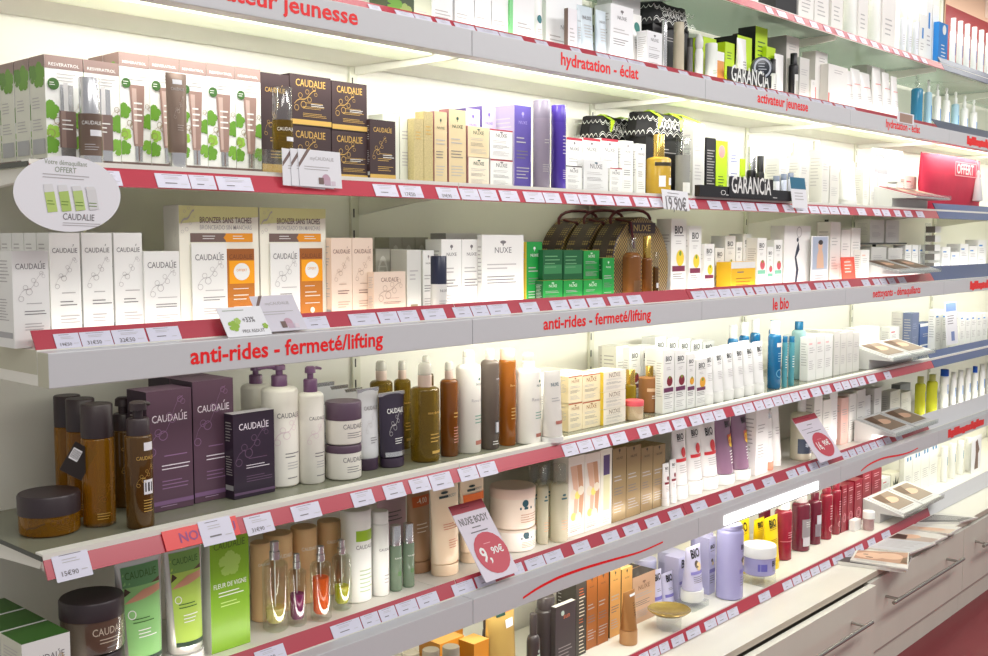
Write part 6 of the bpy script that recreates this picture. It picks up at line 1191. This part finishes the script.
# two cards leaning on the mid rail
a = on_y(222, 320, .03); c = on_y(266, 320, .03); z1 = max(1.3325, on_y(240, 336, .03).z); z2 = on_y(240, 308, .03).z
card('promotion_card', 'white card with green leaves marked +33% on the mid rail', 'card', ((a.x + c.x) / 2, .012, z1), c.x - a.x, (z2 - z1) * 1.25, [('l', C(150, 160, 140), .1, .8, .9, 1, .09), ('t', INK, '+33%', .6, .55, .28, 1.3, .02), ('t', INK, 'PRIX REDUIT', .62, .16, .5, 1.2), ('f', C(150, 186, 70), .22, .36, .13), ('f', C(170, 200, 100), .34, .52, .08), ('f', C(150, 186, 70), .92, .3, .07)], rot=(math.radians(-36), 0, 0))
a = on_y(264, 314, .024); c = on_y(307, 314, .024); z1 = max(1.3325, on_y(280, 331, .024).z); z2 = on_y(280, 297, .024).z
card('loyalty_card', 'lilac striped corner card beside the leafy card on mid rail', 'card', ((a.x + c.x) / 2, .0225, z1), c.x - a.x, (z2 - z1) * 1.25, card3, C(214, 210, 220), rot=(math.radians(-36), 0, 0))

# red talker strip on the fifth shelf's rail
ya, za, yb, zb = RAIL['S4']; xa = x_on_line(166, ya, za); xb = x_on_line(240, ya, za)
b = MB(); b.box(0, xb - xa, -.0012, 0, 0, .034, C(226, 54, 52, .35)); prints(b, [('t', C(150, 60, 120), 'NOUVEAU', .58, .5, .76, 1.0, .02)], lambda fx, fz, L: (fx * (xb - xa), -.0013 - L, fz * .034), xb - xa, .034)
o = b.build('shelf_talker', None, (xa, ya - .0016, za + .001)); o.rotation_euler.x = -math.atan2(yb - ya, zb - za); tag(o, 'orange red strip marked NOUVEAU on the rail below the purple cartons', 'sign')
# ================================================================== price tickets on the rails
TIX = {
 'S1': [(101, 123), (158, 191), (192, 217), (219, 254), (376, 399), (402, 424), (439, 460), (462, 480.5), (481.5, 499), (502, 520), (526, 545), (546, 562), (567, 580), (581, 594), (597, 615), (617, 632), (636, 650), (652, 664), (691, 698), (710, 723), (730, 743), (744, 757), (759, 779), (785, 795), (797, 809), (811, 820), (821.5, 830), (831, 840), (841.5, 850), (859, 867), (875, 882), (884, 891), (896, 902), (906, 913), (918, 925)],
 'S3': [(57, 82), (83, 114), (115, 148), (150, 182), (306, 330), (352, 379), (381, 400), (401, 420), (425, 447), (456, 473), (474, 490), (491, 511), (523, 540), (553, 570), (572, 588), (590, 606), (611, 626), (630, 644), (694, 707), (708, 720), (721, 733), (734, 746), (748, 755), (757, 767), (768.5, 777), (778, 787), (790, 799), (802, 811), (817, 825.5), (827, 834), (835.5, 842), (844, 851), (864, 871), (875, 881), (882, 888), (890, 896.5), (900, 907)],
 'S4': [(56, 92), (202, 234), (247, 274), (294, 322), (354, 375), (386, 406), (412, 431), (432, 453), (461, 479), (480, 498), (565, 579), (580, 594), (595, 610), (613, 628), (640, 652), (659, 672), (675, 687), (692, 703), (704.5, 715), (716, 726), (735, 745), (746, 755), (756.5, 765), (766, 774), (775, 783), (784, 792), (793, 800.5), (802, 810), (813, 822), (824, 832), (836, 843), (844, 851), (852, 859), (860, 866), (869, 877), (886, 892)],
 'S5': [(258, 287), (334, 363), (364, 381), (382, 398), (399, 419), (420, 440), (455, 476), (478, 496), (515, 525), (528, 546), (547, 564), (575, 591), (605, 620), (626, 641), (648, 661), (671, 684), (694, 708), (722, 734), (744, 756), (765, 776), (789, 798), (799.5, 808), (811, 819), (820, 829), (844, 850), (851, 857), (858, 864), (865, 871), (872, 878), (879, 885), (886, 892), (897, 903)],
 'S6': [(641, 650), (651, 660), (661, 670), (673, 685), (688, 701), (706, 717), (718, 728), (729, 739), (760, 771), (784, 793), (794, 802), (803, 811), (812, 820), (821, 831), (834, 844), (846, 856), (857, 864), (869, 876), (883, 891)],
 'A': [(372, 384), (399, 417), (418, 435), (440, 454), (458, 478), (480, 502), (503, 526), (539, 551), (574, 584), (600, 612), (613, 630), (631, 648), (661, 670), (682, 691), (706, 714), (727, 737), (738.5, 748), (749, 758), (760, 768), (770, 779), (781, 790), (792, 800), (802, 812), (814, 824), (826, 835), (838, 846), (848, 858)],
 'B': [(768, 774), (779, 788), (797, 805), (812, 819), (826, 832), (838, 845), (850, 857), (862, 868), (873, 879), (884, 890), (895, 900), (905, 910), (914, 919), (923, 928)]}
TICK = C(214, 212, 228, .4)
PRICES = {('S3', 0): '19\u20ac50', ('S3', 1): '31\u20ac50', ('S3', 2): '32\u20ac50', ('S4', 0): '15\u20ac90', ('S4', 2): '31\u20ac90', ('S5', 0): '19\u20ac90', ('S1', 5): '17\u20ac50', ('S1', 6): '39\u20ac90'}
def nth(n): return '%d%s' % (n, 'th' if 10 < n % 100 < 14 else {1: 'st', 2: 'nd', 3: 'rd'}.get(n % 10, 'th'))
for row, spans in TIX.items():
    ya, za, yb, zb = RAIL[row]; d = Vector((0, yb - ya, zb - za)); ln = d.length; d.normalize(); n = Vector((0, -d.z, d.y))
    for i, (u0, u1) in enumerate(spans):
        lo = .02 if row not in ('S4',) else -.06; hi = .74 if row != 'A' else .8
        if row == 'S4' and i in (0, 1, 2, 7): lo = -.2
        if row == 'S4' and i in (0, 1): hi = 1.0
        x0 = x_on_line(u0, ya, za); x1 = x_on_line(u1, ya, za); w = x1 - x0; h = ln * (hi - lo)
        b = MB(); o3 = Vector((0, ya, za)) + d * (ln * lo) + n * .0006; org = Vector(((x0 + x1) / 2, o3.y, o3.z))
        up = .0025 if row == 'S4' and i == 1 else 0
        P = lambda fx, fz, L: Vector(((fx - .5) * w, 0, 0)) + d * (fz * h) + n * (L + .0007 + up)
        vs = [P(0, 0, 0), P(1, 0, 0), P(1, 1, 0), P(0, 1, 0)]; back = [v - n * .0006 for v in vs]
        b.mesh(vs + back, [(0, 1, 2, 3), (7, 6, 5, 4), (0, 4, 5, 1), (1, 5, 6, 2), (2, 6, 7, 3), (3, 7, 4, 0)], TICK)
        big = u1 - u0 > 11
        e = [('l', INK, .2, .85, .92, 1, .09), ('l', PALEINK, .25, .8, .76, 2, .1)]
        pr = PRICES.get((row, i))
        e += [('t', INK, pr, .4, .26, .46, 1.0, .01)] if pr else [('l', INK, .25, .62, .36, 1, .22)]
        e += [('l', PALEINK, .72, .95, .3, 1, .1)]
        prints(b, e, P, w, h)
        o = b.build('price_ticket', None, org)
        tag(o, 'white price ticket, %s from the left on the rail of the %s shelf from top' % (nth(i + 1), ROWORD[row]), 'price ticket', 'price tickets on the red rails')

# ------------------------------------------------------------------ settle: nothing on a shelf stands inside its neighbour
bpy.context.view_layer.update()
def tree(o): return [o] + [d for c in o.children for d in tree(c)]
FIXED = {'shelf', 'worktop', 'drawer cabinet', 'price ticket', 'poster', 'magazine', 'sign', 'card', 'leaflet', 'rack'}
def bounds(o):
    lo = [9e9] * 3; hi = [-9e9] * 3
    for d in tree(o):
        if d.type != 'MESH': continue
        for c in d.bound_box:
            p = d.matrix_world @ Vector(c)
            for k in range(3): lo[k] = min(lo[k], p[k]); hi[k] = max(hi[k], p[k])
    return lo, hi
items = [o for o in SC.objects if o.parent is None and o.get('category') and o['category'] not in FIXED]
BB = {o.name: bounds(o) for o in items}
still = {o.name for o in items if o['category'] in ('tray', 'case', 'gift box', 'pouch')}
gone = set()
def hit(a, b, e=.0004):
    (l1, h1), (l2, h2) = BB[a], BB[b]
    return all(l1[k] + e < h2[k] and l2[k] + e < h1[k] for k in range(3))
def above(n):
    r = []
    for m in BB:
        if m != n and abs(BB[m][0][2] - BB[n][1][2]) < .004 and all(BB[m][0][k] < BB[n][1][k] and BB[n][0][k] < BB[m][1][k] for k in (0, 1)): r.append(m)
    return r
def shift(m, k, s):
    BB[m][0][k] += s; BB[m][1][k] += s; bpy.data.objects[m].location[k] += s
def move(n, k, s):
    c = bpy.data.objects[n].location; t = (c.x - CAM.x) / (c.y - CAM.y)
    for m in [n] + above(n):
        shift(m, k, s)
        if k == 1 and not bpy.data.objects[n].get('_copy'): shift(m, 0, s * t)
def narrow(n, s, side):
    o = bpy.data.objects[n]; (l, h) = BB[n]; w = h[0] - l[0]; f = (w - s) / w
    for m in [n] + above(n):
        q = bpy.data.objects[m]; q.scale.x *= f
        if side > 0: q.location.x = h[0] - (h[0] - q.location.x) * f; BB[m][0][0] = h[0] - (h[0] - BB[m][0][0]) * f
        else: q.location.x = l[0] + (q.location.x - l[0]) * f; BB[m][1][0] = l[0] + (BB[m][1][0] - l[0]) * f
names = [o.name for o in items if o.get('_copy') is None] + [o.name for o in items if o.get('_copy')]
def shallow(n, d):
    l, h = BB[n]; f = d / (h[1] - l[1])
    for m in [n] + above(n):
        q = bpy.data.objects[m]; L, H = BB[m]; g = max(.2, min(1, (l[1] + d - L[1]) / (H[1] - L[1]))); q.scale.y *= g; H[1] = L[1] + (H[1] - L[1]) * g
left = set()
for rnd_ in range(40):
    moved = False; left.clear()
    for i, n in enumerate(names):
        if n in gone: continue
        for m in names[:i]:
            if m in gone or not hit(n, m): continue
            a, b = n, m
            if a in still: a, b = b, a
            if a in still: continue
            (l1, h1), (l2, h2) = BB[a], BB[b]
            if l1[1] + h1[1] < l2[1] + h2[1] and b not in still: a, b = b, a; l1, h1, l2, h2 = l2, h2, l1, h1    # a stands further back
            back = h2[1] - l1[1] + .0008; fwd = h2[1] - l1[1] + .0008
            rx = h2[0] - l1[0] + .0006; lx = h1[0] - l2[0] + .0006; sx = min(rx, lx); side = 1 if rx <= lx else -1
            box = bpy.data.objects[a]['category'] == 'box'
            copy = bpy.data.objects[a].get('_copy')
            fbox = bpy.data.objects[b]['category'] == 'box' and b not in still
            keep = l1[1] - l2[1] - .0006
            if sx < .008 and sx < back and box and sx < .3 * (h1[0] - l1[0]): narrow(a, sx, side); moved = True
            elif fbox and keep > .014: shallow(b, keep); moved = True
            elif sx < .008: shift(a, 0, sx * side); moved = True
            elif copy: gone.add(a); moved = True
            elif bpy.data.objects[b].get('_copy') and b not in still: gone.add(b); moved = True
            elif h1[1] + back < .3848 and back < .010: move(a, 1, back); moved = True
            elif box and sx < .014 and sx < .4 * (h1[0] - l1[0]): narrow(a, sx, side); moved = True
            else: left.add((a, b, round(back, 3), round(sx, 3)))
    if not moved: break
for n in gone:
    for d in reversed(tree(bpy.data.objects[n])): bpy.data.objects.remove(d)
for o in list(SC.objects):
    for k in ('_w', '_h', '_d', '_r', '_copy'):
        if k in o: del o[k]
